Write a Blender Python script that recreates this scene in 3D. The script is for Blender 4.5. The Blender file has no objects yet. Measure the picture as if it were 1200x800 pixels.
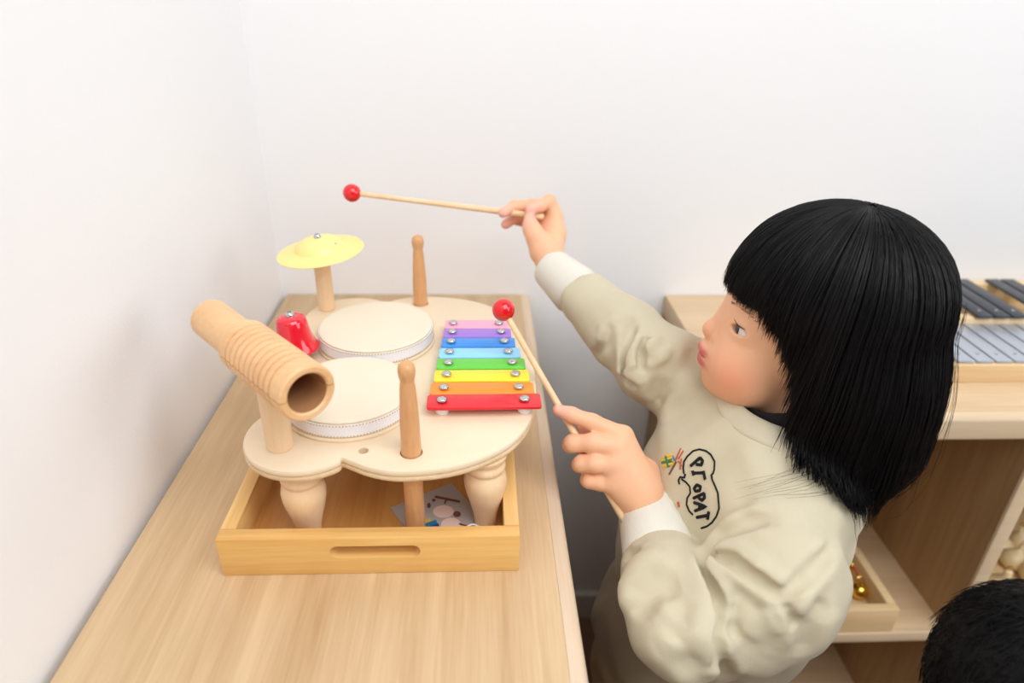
import bpy, bmesh, math, random, time
import numpy as np
from mathutils import Vector, Matrix
T0 = time.time()
random.seed(7); rng = np.random.default_rng(7)
SC = bpy.context.scene; COL = SC.collection
A = lambda *v: np.array(v, float)
def nrm(v): v = np.asarray(v, float); return v/np.linalg.norm(v)

# ------------------------------------------------------------------ camera
F_PX, YAW, PITCH, ROLL = 793.3, .0524, .48933, -.02322
CAM = A(0, -1.0, 1.1966)
def cam_basis():
    cy, sy, cp, sp = math.cos(YAW), math.sin(YAW), math.cos(PITCH), math.sin(PITCH)
    f = A(sy*cp, cy*cp, -sp); r = A(cy, -sy, 0); d = np.cross(f, r)
    cr, sr = math.cos(ROLL), math.sin(ROLL)
    return np.array([cr*r+sr*d, -sr*r+cr*d, f])
MB = cam_basis()
def ray(x, y): return A((x-600)/F_PX, (y-400)/F_PX, 1.) @ MB
def at(x, y, D): return CAM + ray(x, y)*D              # the point seen at a pixel, D metres away
def onz(x, y, z): d = ray(x, y); return CAM + d*(z-CAM[2])/d[2]
def ony(x, y, Y): d = ray(x, y); return CAM + d*(Y-CAM[1])/d[1]
cd = bpy.data.cameras.new('camera'); cam = bpy.data.objects.new('camera', cd); COL.objects.link(cam)
r_, d_, f_ = MB
cam.matrix_world = Matrix(((r_[0], -d_[0], -f_[0], CAM[0]), (r_[1], -d_[1], -f_[1], CAM[1]),
                           (r_[2], -d_[2], -f_[2], CAM[2]), (0, 0, 0, 1)))
cd.sensor_width = 36; cd.lens = 36*F_PX/1200; cd.clip_start = .02
cd.dof.use_dof = True; cd.dof.focus_distance = .62; cd.dof.aperture_fstop = 3.2
SC.camera = cam

# ------------------------------------------------------------------ materials
def srgb(r, g, b):
    f = lambda c: (c/255)/12.92 if c/255 <= .04045 else ((c/255+.055)/1.055)**2.4
    return (f(r), f(g), f(b), 1)
def new_mat(name):
    m = bpy.data.materials.new(name); m.use_nodes = True
    nt = m.node_tree; return m, nt, nt.nodes['Principled BSDF']
def plain(name, col, rough=.5, metal=0, noise=.0, nscale=40, bump=0, bscale=200, coat=0, spec=.5, sss=0):
    m, nt, b = new_mat(name)
    b.inputs['Base Color'].default_value = col; b.inputs['Roughness'].default_value = rough
    b.inputs['Metallic'].default_value = metal; b.inputs['Specular IOR Level'].default_value = spec
    if coat: b.inputs['Coat Weight'].default_value = coat; b.inputs['Coat Roughness'].default_value = .1
    if sss:
        b.inputs['Subsurface Weight'].default_value = sss; b.inputs['Subsurface Radius'].default_value = (1, .35, .2)
        b.inputs['Subsurface Scale'].default_value = .006
    tc = nt.nodes.new('ShaderNodeTexCoord')
    if noise:
        n = nt.nodes.new('ShaderNodeTexNoise'); n.inputs['Scale'].default_value = nscale; n.inputs['Detail'].default_value = 4
        nt.links.new(tc.outputs['Object'], n.inputs['Vector'])
        mx = nt.nodes.new('ShaderNodeMix'); mx.data_type = 'RGBA'
        mx.inputs[6].default_value = tuple(c*(1-noise) for c in col[:3])+(1,)
        mx.inputs[7].default_value = tuple(min(1, c*(1+noise)) for c in col[:3])+(1,)
        nt.links.new(n.outputs['Fac'], mx.inputs[0]); nt.links.new(mx.outputs[2], b.inputs['Base Color'])
    if bump:
        n = nt.nodes.new('ShaderNodeTexNoise'); n.inputs['Scale'].default_value = bscale
        nt.links.new(tc.outputs['Object'], n.inputs['Vector'])
        bp = nt.nodes.new('ShaderNodeBump'); bp.inputs['Strength'].default_value = bump; bp.inputs['Distance'].default_value = .001
        nt.links.new(n.outputs['Fac'], bp.inputs['Height']); nt.links.new(bp.outputs[0], b.inputs['Normal'])
    return m
def wood(name, light, dark, axis='y', scale=14, stretch=14, rough=.45, rings=.6, strips=0, seed=0, spec=.4):
    """wood whose grain runs along one axis: stretched noise + fine pores, optional glued strips"""
    m, nt, b = new_mat(name); N = nt.nodes.new; L = nt.links.new
    tc = N('ShaderNodeTexCoord'); mp = N('ShaderNodeMapping')
    s = {'x': (1/stretch, 1, 1), 'y': (1, 1/stretch, 1), 'z': (1, 1, 1/stretch)}[axis]
    mp.inputs['Scale'].default_value = s; mp.inputs['Location'].default_value = (seed*.37, seed*.53, seed*.71)
    L(tc.outputs['Object'], mp.inputs['Vector'])
    n1 = N('ShaderNodeTexNoise'); n1.inputs['Scale'].default_value = scale; n1.inputs['Detail'].default_value = 5
    n1.inputs['Distortion'].default_value = rings
    n2 = N('ShaderNodeTexNoise'); n2.inputs['Scale'].default_value = scale*9; n2.inputs['Detail'].default_value = 3
    n3 = N('ShaderNodeTexNoise'); n3.inputs['Scale'].default_value = scale*32; n3.inputs['Detail'].default_value = 1
    for n in (n1, n2, n3): L(mp.outputs[0], n.inputs['Vector'])
    a1 = N('ShaderNodeMath'); a1.operation = 'MULTIPLY_ADD'; L(n2.outputs['Fac'], a1.inputs[0]); a1.inputs[1].default_value = .6; L(n1.outputs['Fac'], a1.inputs[2])
    a2 = N('ShaderNodeMath'); a2.operation = 'MULTIPLY_ADD'; L(n3.outputs['Fac'], a2.inputs[0]); a2.inputs[1].default_value = .3; L(a1.outputs[0], a2.inputs[2])
    last = a2
    if strips:
        sp = N('ShaderNodeSeparateXYZ'); L(tc.outputs['Object'], sp.inputs[0])
        ax = {'x': 1, 'y': 0, 'z': 0}[axis]
        q = N('ShaderNodeMath'); q.operation = 'MULTIPLY'; L(sp.outputs[ax], q.inputs[0]); q.inputs[1].default_value = strips
        fl = N('ShaderNodeMath'); fl.operation = 'FLOOR'; L(q.outputs[0], fl.inputs[0])
        wn = N('ShaderNodeTexWhiteNoise'); wn.noise_dimensions = '1D'; L(fl.outputs[0], wn.inputs['W'])
        a3 = N('ShaderNodeMath'); a3.operation = 'MULTIPLY_ADD'; L(wn.outputs['Value'], a3.inputs[0]); a3.inputs[1].default_value = .35; L(a2.outputs[0], a3.inputs[2])
        last = a3
    cr = N('ShaderNodeValToRGB'); e = cr.color_ramp.elements
    e[0].position = .62; e[0].color = dark; e[1].position = 1.28 if strips else 1.15; e[1].color = light
    mr = N('ShaderNodeMapRange'); L(last.outputs[0], mr.inputs[0]); mr.inputs[1].default_value = .6; mr.inputs[2].default_value = 1.3 + (.25 if strips else 0)
    e[0].position = 0; e[1].position = 1
    L(mr.outputs[0], cr.inputs[0]); L(cr.outputs[0], b.inputs['Base Color'])
    b.inputs['Roughness'].default_value = rough; b.inputs['Specular IOR Level'].default_value = spec
    bp = N('ShaderNodeBump'); bp.inputs['Strength'].default_value = .12; bp.inputs['Distance'].default_value = .0006
    L(a2.outputs[0], bp.inputs['Height']); L(bp.outputs[0], b.inputs['Normal'])
    return m
M = {}
M['wall'] = plain('wall_paint', srgb(240, 240, 241), .9, bump=.15, bscale=350, spec=.2)
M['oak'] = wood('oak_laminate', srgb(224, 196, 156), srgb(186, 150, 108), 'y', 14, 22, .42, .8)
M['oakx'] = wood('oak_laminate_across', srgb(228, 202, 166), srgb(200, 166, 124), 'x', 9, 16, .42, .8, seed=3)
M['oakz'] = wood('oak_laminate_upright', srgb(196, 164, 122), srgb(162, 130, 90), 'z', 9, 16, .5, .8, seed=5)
M['edge'] = wood('oak_edge_band', srgb(230, 208, 182), srgb(206, 180, 150), 'y', 14, 20, .4, .3, seed=9)
M['edgex'] = wood('oak_edge_band_across', srgb(228, 206, 176), srgb(208, 182, 148), 'x', 14, 20, .4, .3, seed=9)
M['bamboo'] = wood('bamboo_front', srgb(238, 196, 124), srgb(212, 156, 82), 'x', 22, 22, .4, .15, seed=2)
M['bambooy'] = wood('bamboo_side', srgb(234, 194, 128), srgb(208, 156, 88), 'y', 22, 22, .4, .15, seed=4)
M['bamboo_floor'] = wood('bamboo_base', srgb(214, 158, 88), srgb(178, 118, 54), 'y', 18, 18, .4, .2, strips=55, seed=6)
M['ply'] = plain('birch_ply', srgb(234, 214, 184), .55, noise=.03, nscale=60)
M['plyedge'] = wood('ply_edge', srgb(236, 214, 180), srgb(206, 170, 126), 'x', 60, 6, .6, .1, seed=8)
M['beech'] = wood('beech_turned', srgb(244, 216, 180), srgb(232, 194, 150), 'z', 26, 12, .35, .2, seed=1)
M['beech2'] = wood('beech_reddish', srgb(226, 176, 126), srgb(200, 142, 94), 'z', 30, 12, .3, .2, seed=11)
M['guiro'] = wood('guiro_wood', srgb(240, 198, 150), srgb(222, 172, 120), 'x', 30, 10, .4, .2, seed=12)
M['guiro_in'] = plain('guiro_bore', srgb(178, 128, 84), .7, noise=.1)
M['stickwood'] = wood('mallet_wood', srgb(246, 216, 176), srgb(232, 192, 146), 'z', 40, 10, .4, .1, seed=14)
M['skin_drum'] = plain('drum_skin', srgb(232, 221, 198), .6, noise=.02, nscale=25)
M['steel'] = plain('steel', srgb(205, 205, 205), .22, 1)
M['white_plastic'] = plain('white_plastic', srgb(240, 240, 240), .4)
M['red_ball'] = plain('red_lacquer', srgb(226, 14, 30), .18, coat=.5)
M['red_bell'] = plain('red_enamel', srgb(226, 20, 44), .15, coat=.8)
M['cymbal'] = plain('brass_yellow', srgb(252, 232, 150), .4, .1)
M['black_cloth'] = plain('black_cloth', srgb(14, 14, 16), .9, bump=.4, bscale=900)
M['floor'] = wood('floor_wood', srgb(170, 136, 104), srgb(128, 98, 72), 'x', 8, 14, .5, .6, strips=8)
M['baseboard'] = plain('baseboard_paint', srgb(236, 234, 230), .5)
M['gold'] = plain('gold_bell', srgb(240, 200, 90), .2, 1)
M['cord_red'] = plain('red_cord', srgb(190, 40, 30), .7)
M['cream_wood'] = plain('cream_wood', srgb(232, 210, 164), .35, noise=.05, nscale=30)
M['silver_bar'] = plain('silver_bar', srgb(190, 196, 206), .38, .6)
M['black_bar'] = plain('black_bar', srgb(62, 66, 74), .35, .3)
M['paper'] = plain('paper', srgb(176, 168, 164), .6)
M['dark'] = plain('dark_gap', srgb(40, 36, 32), .8)

# fabric with a knit bump
def fabric(name, col, bump=.35, scale=900, noise=.03):
    m, nt, b = new_mat(name); N = nt.nodes.new; L = nt.links.new
    tc = N('ShaderNodeTexCoord')
    n = N('ShaderNodeTexNoise'); n.inputs['Scale'].default_value = scale; n.inputs['Detail'].default_value = 2
    n2 = N('ShaderNodeTexNoise'); n2.inputs['Scale'].default_value = 70; n2.inputs['Detail'].default_value = 3
    L(tc.outputs['Object'], n.inputs['Vector']); L(tc.outputs['Object'], n2.inputs['Vector'])
    mx = N('ShaderNodeMix'); mx.data_type = 'RGBA'
    mx.inputs[6].default_value = tuple(c*(1-noise) for c in col[:3])+(1,); mx.inputs[7].default_value = tuple(min(1, c*(1+noise)) for c in col[:3])+(1,)
    L(n2.outputs['Fac'], mx.inputs[0]); L(mx.outputs[2], b.inputs['Base Color'])
    bp = N('ShaderNodeBump'); bp.inputs['Strength'].default_value = bump; bp.inputs['Distance'].default_value = .0008
    L(n.outputs['Fac'], bp.inputs['Height']); L(bp.outputs[0], b.inputs['Normal'])
    b.inputs['Roughness'].default_value = .95; b.inputs['Specular IOR Level'].default_value = .15
    b.inputs['Sheen Weight'].default_value = .15
    return m
M['sweat'] = fabric('cream_sweatshirt', srgb(204, 194, 167))
M['rib'] = fabric('cream_rib', srgb(205, 196, 171), .5, 700)
M['cuff'] = fabric('lit_cuff_rib', srgb(226, 221, 208), .5, 700)  # same cream rib, lightened: the light falling on the cuffs is in its colour
M['pants'] = fabric('beige_trousers', srgb(164, 147, 122))
# skin: the tint attribute holds the skin's own colours (lips, cheeks, finger ends)
def skin_mat(name, base):
    m, nt, b = new_mat(name); N = nt.nodes.new; L = nt.links.new
    at_ = N('ShaderNodeAttribute'); at_.attribute_name = 'tint'
    sep = N('ShaderNodeSeparateColor'); L(at_.outputs['Color'], sep.inputs[0])
    cur = None
    tc = N('ShaderNodeTexCoord'); n = N('ShaderNodeTexNoise'); n.inputs['Scale'].default_value = 45; n.inputs['Detail'].default_value = 4
    L(tc.outputs['Object'], n.inputs['Vector'])
    mx0 = N('ShaderNodeMix'); mx0.data_type = 'RGBA'
    mx0.inputs[6].default_value = tuple(c*.95 for c in base[:3])+(1,); mx0.inputs[7].default_value = tuple(min(1, c*1.05) for c in base[:3])+(1,)
    L(n.outputs['Fac'], mx0.inputs[0]); cur = mx0.outputs[2]
    for k, col in (('Red', srgb(206, 108, 104)), ('Green', srgb(240, 158, 126)), ('Blue', srgb(244, 180, 170))):
        mx = N('ShaderNodeMix'); mx.data_type = 'RGBA'; L(sep.outputs[k], mx.inputs[0]); L(cur, mx.inputs[6]); mx.inputs[7].default_value = col
        cur = mx.outputs[2]
    L(cur, b.inputs['Base Color'])
    b.inputs['Roughness'].default_value = .48; b.inputs['Specular IOR Level'].default_value = .35
    b.inputs['Subsurface Weight'].default_value = .12; b.inputs['Subsurface Radius'].default_value = (1, .35, .2); b.inputs['Subsurface Scale'].default_value = .006
    return m
M['skin'] = skin_mat('skin', srgb(239, 185, 148))
m, nt, b = new_mat('black_hair')
b.inputs['Base Color'].default_value = (.005, .0045, .005, 1); b.inputs['Roughness'].default_value = .42; b.inputs['Specular IOR Level'].default_value = .2
M['hair'] = m

# ------------------------------------------------------------------ mesh helpers
def empty(name, loc, label=None, cat=None, group=None):
    o = bpy.data.objects.new(name, None); COL.objects.link(o); o.location = loc; o.empty_display_size = .02
    tag(o, label, cat, group); return o
def tag(o, label=None, cat=None, group=None, kind=None):
    if label: o['label'] = label
    if cat: o['category'] = cat
    if group: o['group'] = group
    if kind: o['kind'] = kind
    return o
def wloc(o):
    v = np.zeros(3)
    while o is not None: v += np.array(o.location); o = o.parent
    return v
def link(name, me, mats, parent=None, origin=None, smooth=True):
    """links a mesh given in world coordinates; its origin is the parent's (or the given) point"""
    base = wloc(parent) if parent else np.zeros(3)
    og = base if origin is None else np.asarray(origin, float)
    if np.any(og): me.transform(Matrix.Translation(Vector(-og)))
    o = bpy.data.objects.new(name, me); COL.objects.link(o)
    o.parent = parent; o.location = Vector(og-base)
    for m in (mats if isinstance(mats, (list, tuple)) else [mats]): me.materials.append(m)
    if smooth: me.polygons.foreach_set('use_smooth', [True]*len(me.polygons))
    return o
def bm_mesh(bm, name='m'):
    bmesh.ops.recalc_face_normals(bm, faces=bm.faces)
    me = bpy.data.meshes.new(name); bm.to_mesh(me); bm.free(); return me
def sharp(me, ang=35):
    try: me.set_sharp_from_angle(angle=math.radians(ang))
    except Exception: pass
def obj(name, bm, mat, parent=None, origin=None, smooth=True, ang=35):
    me = bm_mesh(bm, name); o = link(name, me, mat, parent, origin, smooth)
    if smooth: sharp(me, ang)
    return o
def frame_of(axis, hint=None):
    w = nrm(axis); h = A(0, 0, 1) if abs(w[2]) < .9 else A(1, 0, 0)
    if hint is not None: h = np.asarray(hint, float)
    u = nrm(np.cross(h, w)); v = np.cross(w, u); return u, v, w
def add_box(bm, lo, hi, bevel=0, seg=2, mi=0):
    lo, hi = np.minimum(lo, hi), np.maximum(lo, hi)
    vs = [bm.verts.new((x, y, z)) for x in (lo[0], hi[0]) for y in (lo[1], hi[1]) for z in (lo[2], hi[2])]
    fs = [bm.faces.new([vs[i] for i in q]) for q in ((0, 1, 3, 2), (4, 6, 7, 5), (0, 4, 5, 1), (2, 3, 7, 6), (0, 2, 6, 4), (1, 5, 7, 3))]
    for f in fs: f.material_index = mi
    if bevel:
        es = list({e for f in fs for e in f.edges})
        bmesh.ops.bevel(bm, geom=es, offset=bevel, segments=seg, profile=.5, affect='EDGES')
def box(lo, hi, bevel=0, seg=2):
    bm = bmesh.new(); add_box(bm, A(*lo), A(*hi), bevel, seg); return bm
def add_lathe(bm, prof, base, axis=(0, 0, 1), n=40, closed_loop=False, mi=0, mis=None):
    """prof: (radius, height) pairs along axis from base"""
    u, v, w = frame_of(axis); base = np.asarray(base, float); rings = []
    for r, h in prof:
        if r < 1e-6: rings.append([bm.verts.new(base+w*h)])
        else: rings.append([bm.verts.new(base+w*h+r*(math.cos(t)*u+math.sin(t)*v)) for t in np.linspace(0, 2*math.pi, n, endpoint=False)])
    seq = list(range(len(rings)-1)) + ([len(rings)-1] if closed_loop else [])
    for i in seq:
        a, b2 = rings[i], rings[(i+1) % len(rings)]
        for k in range(n):
            k2 = (k+1) % n
            if len(a) == 1 and len(b2) == 1: continue
            if len(a) == 1: f = bm.faces.new((a[0], b2[k], b2[k2]))
            elif len(b2) == 1: f = bm.faces.new((a[k], b2[0], a[k2]))
            else: f = bm.faces.new((a[k], b2[k], b2[k2], a[k2]))
            f.material_index = mis[i] if mis else mi
def lathe(prof, base, axis=(0, 0, 1), n=40, closed_loop=False, mis=None):
    bm = bmesh.new(); add_lathe(bm, prof, base, axis, n, closed_loop, mis=mis); return bm
def round_prof(r, h0, h1, bev=.0015):
    """closed cylinder profile with rounded rims"""
    p = [(0, h0)]
    for t in (0, 30, 60, 90): p.append((r-bev+bev*math.sin(math.radians(t)), h0+bev-bev*math.cos(math.radians(t))))
    for t in (90, 60, 30, 0): p.append((r-bev+bev*math.sin(math.radians(t)), h1-bev+bev*math.cos(math.radians(t))))
    p.append((0, h1)); return p
def add_tube(bm, pts, rad, n=8, cap=True, flat=None):
    pts = [np.asarray(p, float) for p in pts]; rings = []
    rr = rad if hasattr(rad, '__len__') else [rad]*len(pts)
    up = None
    for i, p in enumerate(pts):
        t = nrm(pts[min(i+1, len(pts)-1)]-pts[max(i-1, 0)])
        if up is None: up = frame_of(t)[0]
        up = nrm(up-t*np.dot(up, t)); s = np.cross(t, up)
        rings.append([bm.verts.new(p+rr[i]*(math.cos(a)*up+math.sin(a)*s)) for a in np.linspace(0, 2*math.pi, n, endpoint=False)])
    for a, b2 in zip(rings, rings[1:]):
        for k in range(n): bm.faces.new((a[k], a[(k+1) % n], b2[(k+1) % n], b2[k]))
    if cap:
        bm.faces.new(rings[0][::-1]); bm.faces.new(rings[-1])
def add_sphere(bm, c, r, seg=32, rings=20):
    add_lathe(bm, [(r*math.sin(t), -r*math.cos(t)) for t in np.linspace(0, math.pi, rings)], c, (0, 0, 1), seg)
def add_prism(bm, poly, z0, z1, bev=0):
    """extruded outline; poly is a list of (x, y)"""
    def off(poly, d):
        P = np.array(poly); n = len(P); out = []
        area = .5*sum(P[i][0]*P[(i+1) % n][1]-P[(i+1) % n][0]*P[i][1] for i in range(n))
        sg = 1 if area > 0 else -1
        for i in range(n):
            e1 = nrm(P[i]-P[i-1]); e2 = nrm(P[(i+1) % n]-P[i])
            n1 = A(-e1[1], e1[0])*sg; n2 = A(-e2[1], e2[0])*sg
            m_ = n1+n2; m_ = m_/max(np.dot(m_, m_), .4)*2*.5*2
            out.append(P[i]+m_*d/1.0*.5*1.0 if False else P[i]+nrm(n1+n2)*d)
        return out
    prof = [(bev, z0), (bev*.3, z0+bev*.3), (0, z0+bev), (0, z1-bev), (bev*.3, z1-bev*.3), (bev, z1)] if bev else [(0, z0), (0, z1)]
    loops = [[bm.verts.new((p[0], p[1], z)) for p in (off(poly, d) if d else poly)] for d, z in prof]
    n = len(poly)
    for a, b2 in zip(loops, loops[1:]):
        for k in range(n): bm.faces.new((a[k], a[(k+1) % n], b2[(k+1) % n], b2[k]))
    bm.faces.new(loops[0][::-1]); bm.faces.new(loops[-1])
def cut(o, cutters):
    """boolean difference baked into the mesh"""
    for bm in cutters:
        me = bm_mesh(bm); me.transform(Matrix.Translation(-Vector(wloc(o)))); c = bpy.data.objects.new('cutter', me); COL.objects.link(c); c.location = wloc(o)
        md = o.modifiers.new('b', 'BOOLEAN'); md.object = c; md.operation = 'DIFFERENCE'; md.solver = 'EXACT'
        bpy.context.view_layer.update()
        ev = o.evaluated_get(bpy.context.evaluated_depsgraph_get())
        new = bpy.data.meshes.new_from_object(ev); o.modifiers.clear(); o.data = new
        bpy.data.objects.remove(c)
    sharp(o.data)

# ------------------------------------------------------------------ the room
TZ = .75                                                    # cabinet top height
WX = -.3140                                                 # left wall
def struct(name, bm, mat): return tag(obj(name, bm, mat, smooth=False), kind='structure')
struct('floor', box((WX-.1, -3.2, -.05), (3.2, .1, 0)), M['floor'])
struct('wall_back', box((WX-.1, 0, 0), (3.2, .1, 2.7)), M['wall'])
struct('wall_left', box((WX-.1, -3.2, 0), (WX, 0, 2.7)), M['wall'])
struct('baseboard_back', box((WX, -.012, 0), (3.2, 0, .07), .002), M['baseboard'])

# ------------------------------------------------------------------ low cabinet along the left wall
CX0, CX1 = -.3065, .0787
cab = empty('low_cabinet', (-.11, -.7, 0), 'long low oak cabinet against the left wall, carrying the bamboo tray', 'cabinet')
y0, y1 = -1.45, -.0015
obj('top_panel', box((CX0, y0, TZ-.03), (CX1-.014, y1, TZ), .0008), M['oak'], cab)
eb = box((CX1-.014, y0, TZ-.03), (CX1, y1, TZ-.0002)); 
bmesh.ops.bevel(eb, geom=[e for e in eb.edges if all(v.co.x > CX1-.001 for v in e.verts) and abs(e.verts[0].co.y-e.verts[1].co.y) > .1], offset=.007, segments=5, profile=.5, affect='EDGES')
obj('edge_band', eb, M['edge'], cab, ang=60)
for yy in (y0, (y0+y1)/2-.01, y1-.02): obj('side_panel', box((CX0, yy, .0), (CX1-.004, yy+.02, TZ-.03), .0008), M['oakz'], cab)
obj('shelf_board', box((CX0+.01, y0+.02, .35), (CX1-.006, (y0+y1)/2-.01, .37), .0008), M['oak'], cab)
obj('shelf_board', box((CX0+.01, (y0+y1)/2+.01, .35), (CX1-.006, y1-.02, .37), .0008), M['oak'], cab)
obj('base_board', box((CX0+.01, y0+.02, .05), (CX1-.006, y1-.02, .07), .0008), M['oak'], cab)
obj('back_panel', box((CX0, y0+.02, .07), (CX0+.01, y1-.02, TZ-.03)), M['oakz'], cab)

# ------------------------------------------------------------------ low shelf along the back wall
SX0, SX1, SY = .301, 1.52, -.358
sh = empty('open_shelf', (.9, -.18, 0), 'low open oak shelf unit against the back wall behind the child', 'shelf')
obj('top_panel', box((SX0, SY+.014, TZ-.034), (SX1, -.0015, TZ), .0008), M['oakx'], sh)
eb = box((SX0, SY, TZ-.034), (SX1, SY+.014, TZ-.0002))
bmesh.ops.bevel(eb, geom=[e for e in eb.edges if all(v.co.y < SY+.001 for v in e.verts) and abs(e.verts[0].co.x-e.verts[1].co.x) > .1], offset=.006, segments=5, profile=.5, affect='EDGES')
obj('edge_band', eb, M['edgex'], sh, ang=60)
DX = .6805
panels = [SX0, DX, DX+.40, SX1-.02]
for xx in panels:
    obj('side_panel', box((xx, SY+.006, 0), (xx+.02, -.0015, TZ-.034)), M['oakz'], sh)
    obj('panel_edge', box((xx, SY, 0), (xx+.02, SY+.006, TZ-.034), .0012), M['edgex'], sh)
for a, b2 in zip(panels, panels[1:]):
    for zz in (.352, .06):
        obj('shelf_board', box((a+.02, SY+.010, zz), (b2, -.0085, zz+.018)), M['oakx'], sh)
        obj('shelf_edge', box((a+.02, SY+.004, zz), (b2, SY+.010, zz+.018), .0012), M['edgex'], sh)
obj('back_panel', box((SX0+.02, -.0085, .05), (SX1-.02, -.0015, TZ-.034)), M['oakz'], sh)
MZ = .370

# ------------------------------------------------------------------ trays
def tray(x0, x1, ya, yb, z, h, name, label, mats, group=None, t=.013, slot=.062):
    tr = empty(name, ((x0+x1)/2, (ya+yb)/2, z), label, 'tray', group)
    f = obj('front_board', box((x0, ya, z), (x1, ya+t, z+h), .0012), mats[0], tr)
    b3 = obj('back_board', box((x0, yb-t, z), (x1, yb, z+h), .0012), mats[0], tr)
    obj('side_board', box((x0, ya+t, z), (x0+t, yb-t, z+h), .0012), mats[1], tr)
    obj('side_board', box((x1-t, ya+t, z), (x1, yb-t, z+h), .0012), mats[1], tr)
    obj('base_board', box((x0+t, ya+t, z+.001), (x1-t, yb-t, z+.007)), mats[2], tr)
    cx, cz, hw, hr = (x0+x1)/2+.004, z+h*.62, slot/2, h*.16
    for o, yy in ((f, ya), (b3, yb-t)):
        bm = bmesh.new(); pts = []
        for s in (1, -1):
            for a in np.linspace(-90, 90, 9): pts.append((cx+s*(hw-hr+hr*math.cos(math.radians(a))), cz+s*hr*math.sin(math.radians(a))))
        va = [bm.verts.new((p[0], yy-.01, p[1])) for p in pts]; vb = [bm.verts.new((p[0], yy+t+.01, p[1])) for p in pts]
        for k in range(len(pts)): bm.faces.new((va[k], va[(k+1) % len(pts)], vb[(k+1) % len(pts)], vb[k]))
        bm.faces.new(va[::-1]); bm.faces.new(vb); cut(o, [bm])
    return tr
tray(-.2165, .0325, -.581, -.205, TZ, .0405, 'bamboo_tray', 'golden bamboo tray with slot handle under the musical toy table', (M['bamboo'], M['bambooy'], M['bamboo_floor']), slot=.075)
TF = TZ+.007                                                # its inner floor
M['traywood'] = wood('pale_tray_wood', srgb(240, 212, 168), srgb(222, 188, 138), 'x', 18, 18, .45, .2, seed=21)
tray(.352, .598, -.352, -.04, MZ, .046, 'wooden_tray', 'pale wooden tray holding golden bells on the middle shelf', (M['traywood'], M['traywood'], M['traywood']))
tray(.735, .985, -.345, -.06, MZ, .036, 'wooden_tray', 'pale wooden tray of onion-shaped shakers in the right compartment', (M['traywood'], M['traywood'], M['traywood']))

# ------------------------------------------------------------------ musical toy table
DZ0, DZ1 = .8385, .850
toy = empty('musical_toy_table', (-.08, -.40, TF), 'pale plywood musical toy table with drums and rainbow xylophone, standing in the bamboo tray', 'toy')
def circ(cx, cy, r, a0, a1, n): return [(cx+r*math.cos(math.radians(a)), cy+r*math.sin(math.radians(a))) for a in np.linspace(a0, a1, n)]
right = [(-.1150, -.5495), (-.1064, -.5548), (-.0913, -.5636), (-.0737, -.5690), (-.0595, -.5700), (-.0318, -.5670), (-.0100, -.5595), (.0124, -.5456), (.0288, -.5300), (.0419, -.5074), (.0495, -.4800), (.0545, -.4450), (.0545, -.4100), (.0520, -.3700), (.0450, -.3250), (.0340, -.2900), (.0190, -.2640), (.0000, -.2480), (-.0240, -.2370), (-.0530, -.2300), (-.0850, -.2310), (-.1050, -.2400), (-.1150, -.2500)]
left = circ(-.150, -.287, .0525, 52, 215, 18) + [(-.187, -.335), (-.181, -.36), (-.178, -.40), (-.181, -.44), (-.188, -.468)] + circ(-.1490, -.5160, .0528, 147, 312, 18)
def smooth_closed(P, keep=(), it=2):
    P = np.array(P)
    for _ in range(it):
        Q = []
        n = len(P)
        for i in range(n): Q += [P[i]*.75+P[(i+1) % n]*.25, P[i]*.25+P[(i+1) % n]*.75]
        P = np.array(Q)
    return [tuple(p) for p in P]
outline = smooth_closed(right+left, it=1)
bm = bmesh.new(); add_prism(bm, outline, DZ0+.0052, DZ1, .0020)
deck = obj('deck', bm, M['ply'], toy, ang=50)
bm = bmesh.new(); add_prism(bm, outline, DZ0, DZ0+.0052, .0020)
lower = obj('lower_ply', bm, M['plyedge'], toy, ang=50)
holes = lambda: [lathe([(0, -.03), (r, -.03), (r, .03), (0, .03)], (x, y, .845), n=28) for x, y, r in ((-.0575, -.5450, .0093), (-.0725, -.2520, .0093), (-.0973, -.5423, .0042))]
cut(deck, holes()); cut(lower, holes())
H = DZ0-TF
leg_prof = [(0, 0), (.0092, 0), (.0098, .003), (.0108, .014), (.0135, .026), (.0168, .038), (.0186, .047), (.0190, .053), (.0178, .059), (.0160, .0625), (.0158, .0638), (.0172, .0655), (.0178, .0685), (.0170, .0715), (.0160, .0728), (.0165, .075), (.0185, .0775), (.0188, H-.001), (0, H)]
lf = onz(372, 629, TF)
for x, y in ((lf[0]-.006, -.543), (.004, -.5300), (lf[0], -.285), (.004, -.285)): obj('leg', lathe(leg_prof, (x, y, TF), n=36), M['beech'], toy, ang=70)
# guiro on its post
gp = A(-.1672, -.535)
GZ = .932
gb, gf = A(-.2345, -.4605, GZ), A(-.1235, -.5835, GZ)
gax = nrm(gf-gb); gl = np.linalg.norm(gf-gb)
obj('guiro_post', lathe(round_prof(.0108, 0, GZ-.013-DZ1, .001), (gp[0], gp[1], DZ1), n=36), M['beech'], toy, ang=50)
R1, R2, RI = .0176, .0222, .0156
prof = [(RI-.002, .002), (RI-.002, 0), (R1-.001, 0), (R1, .001), (R1, .066), (R2-.0012, .066), (R2, .0072+.06), (R2, .0775)]
h = .0775
while h < gl-.014:
    prof += [(R2, h+.0002), (R2-.0026, h+.0010), (R2-.0026, h+.0018), (R2, h+.0026), (R2, h+.0078)]; h += .0078
prof += [(R2, gl-.0015), (R2-.0015, gl), (RI+.0015, gl), (RI, gl-.0015), (RI, .0665), (RI-.002, .0664)]
mis = [0]*len(prof); mis[-2:] = [1, 1]; mis[-3] = 1
gbm = lathe(prof, gb, gax, 56, True, mis)
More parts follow.
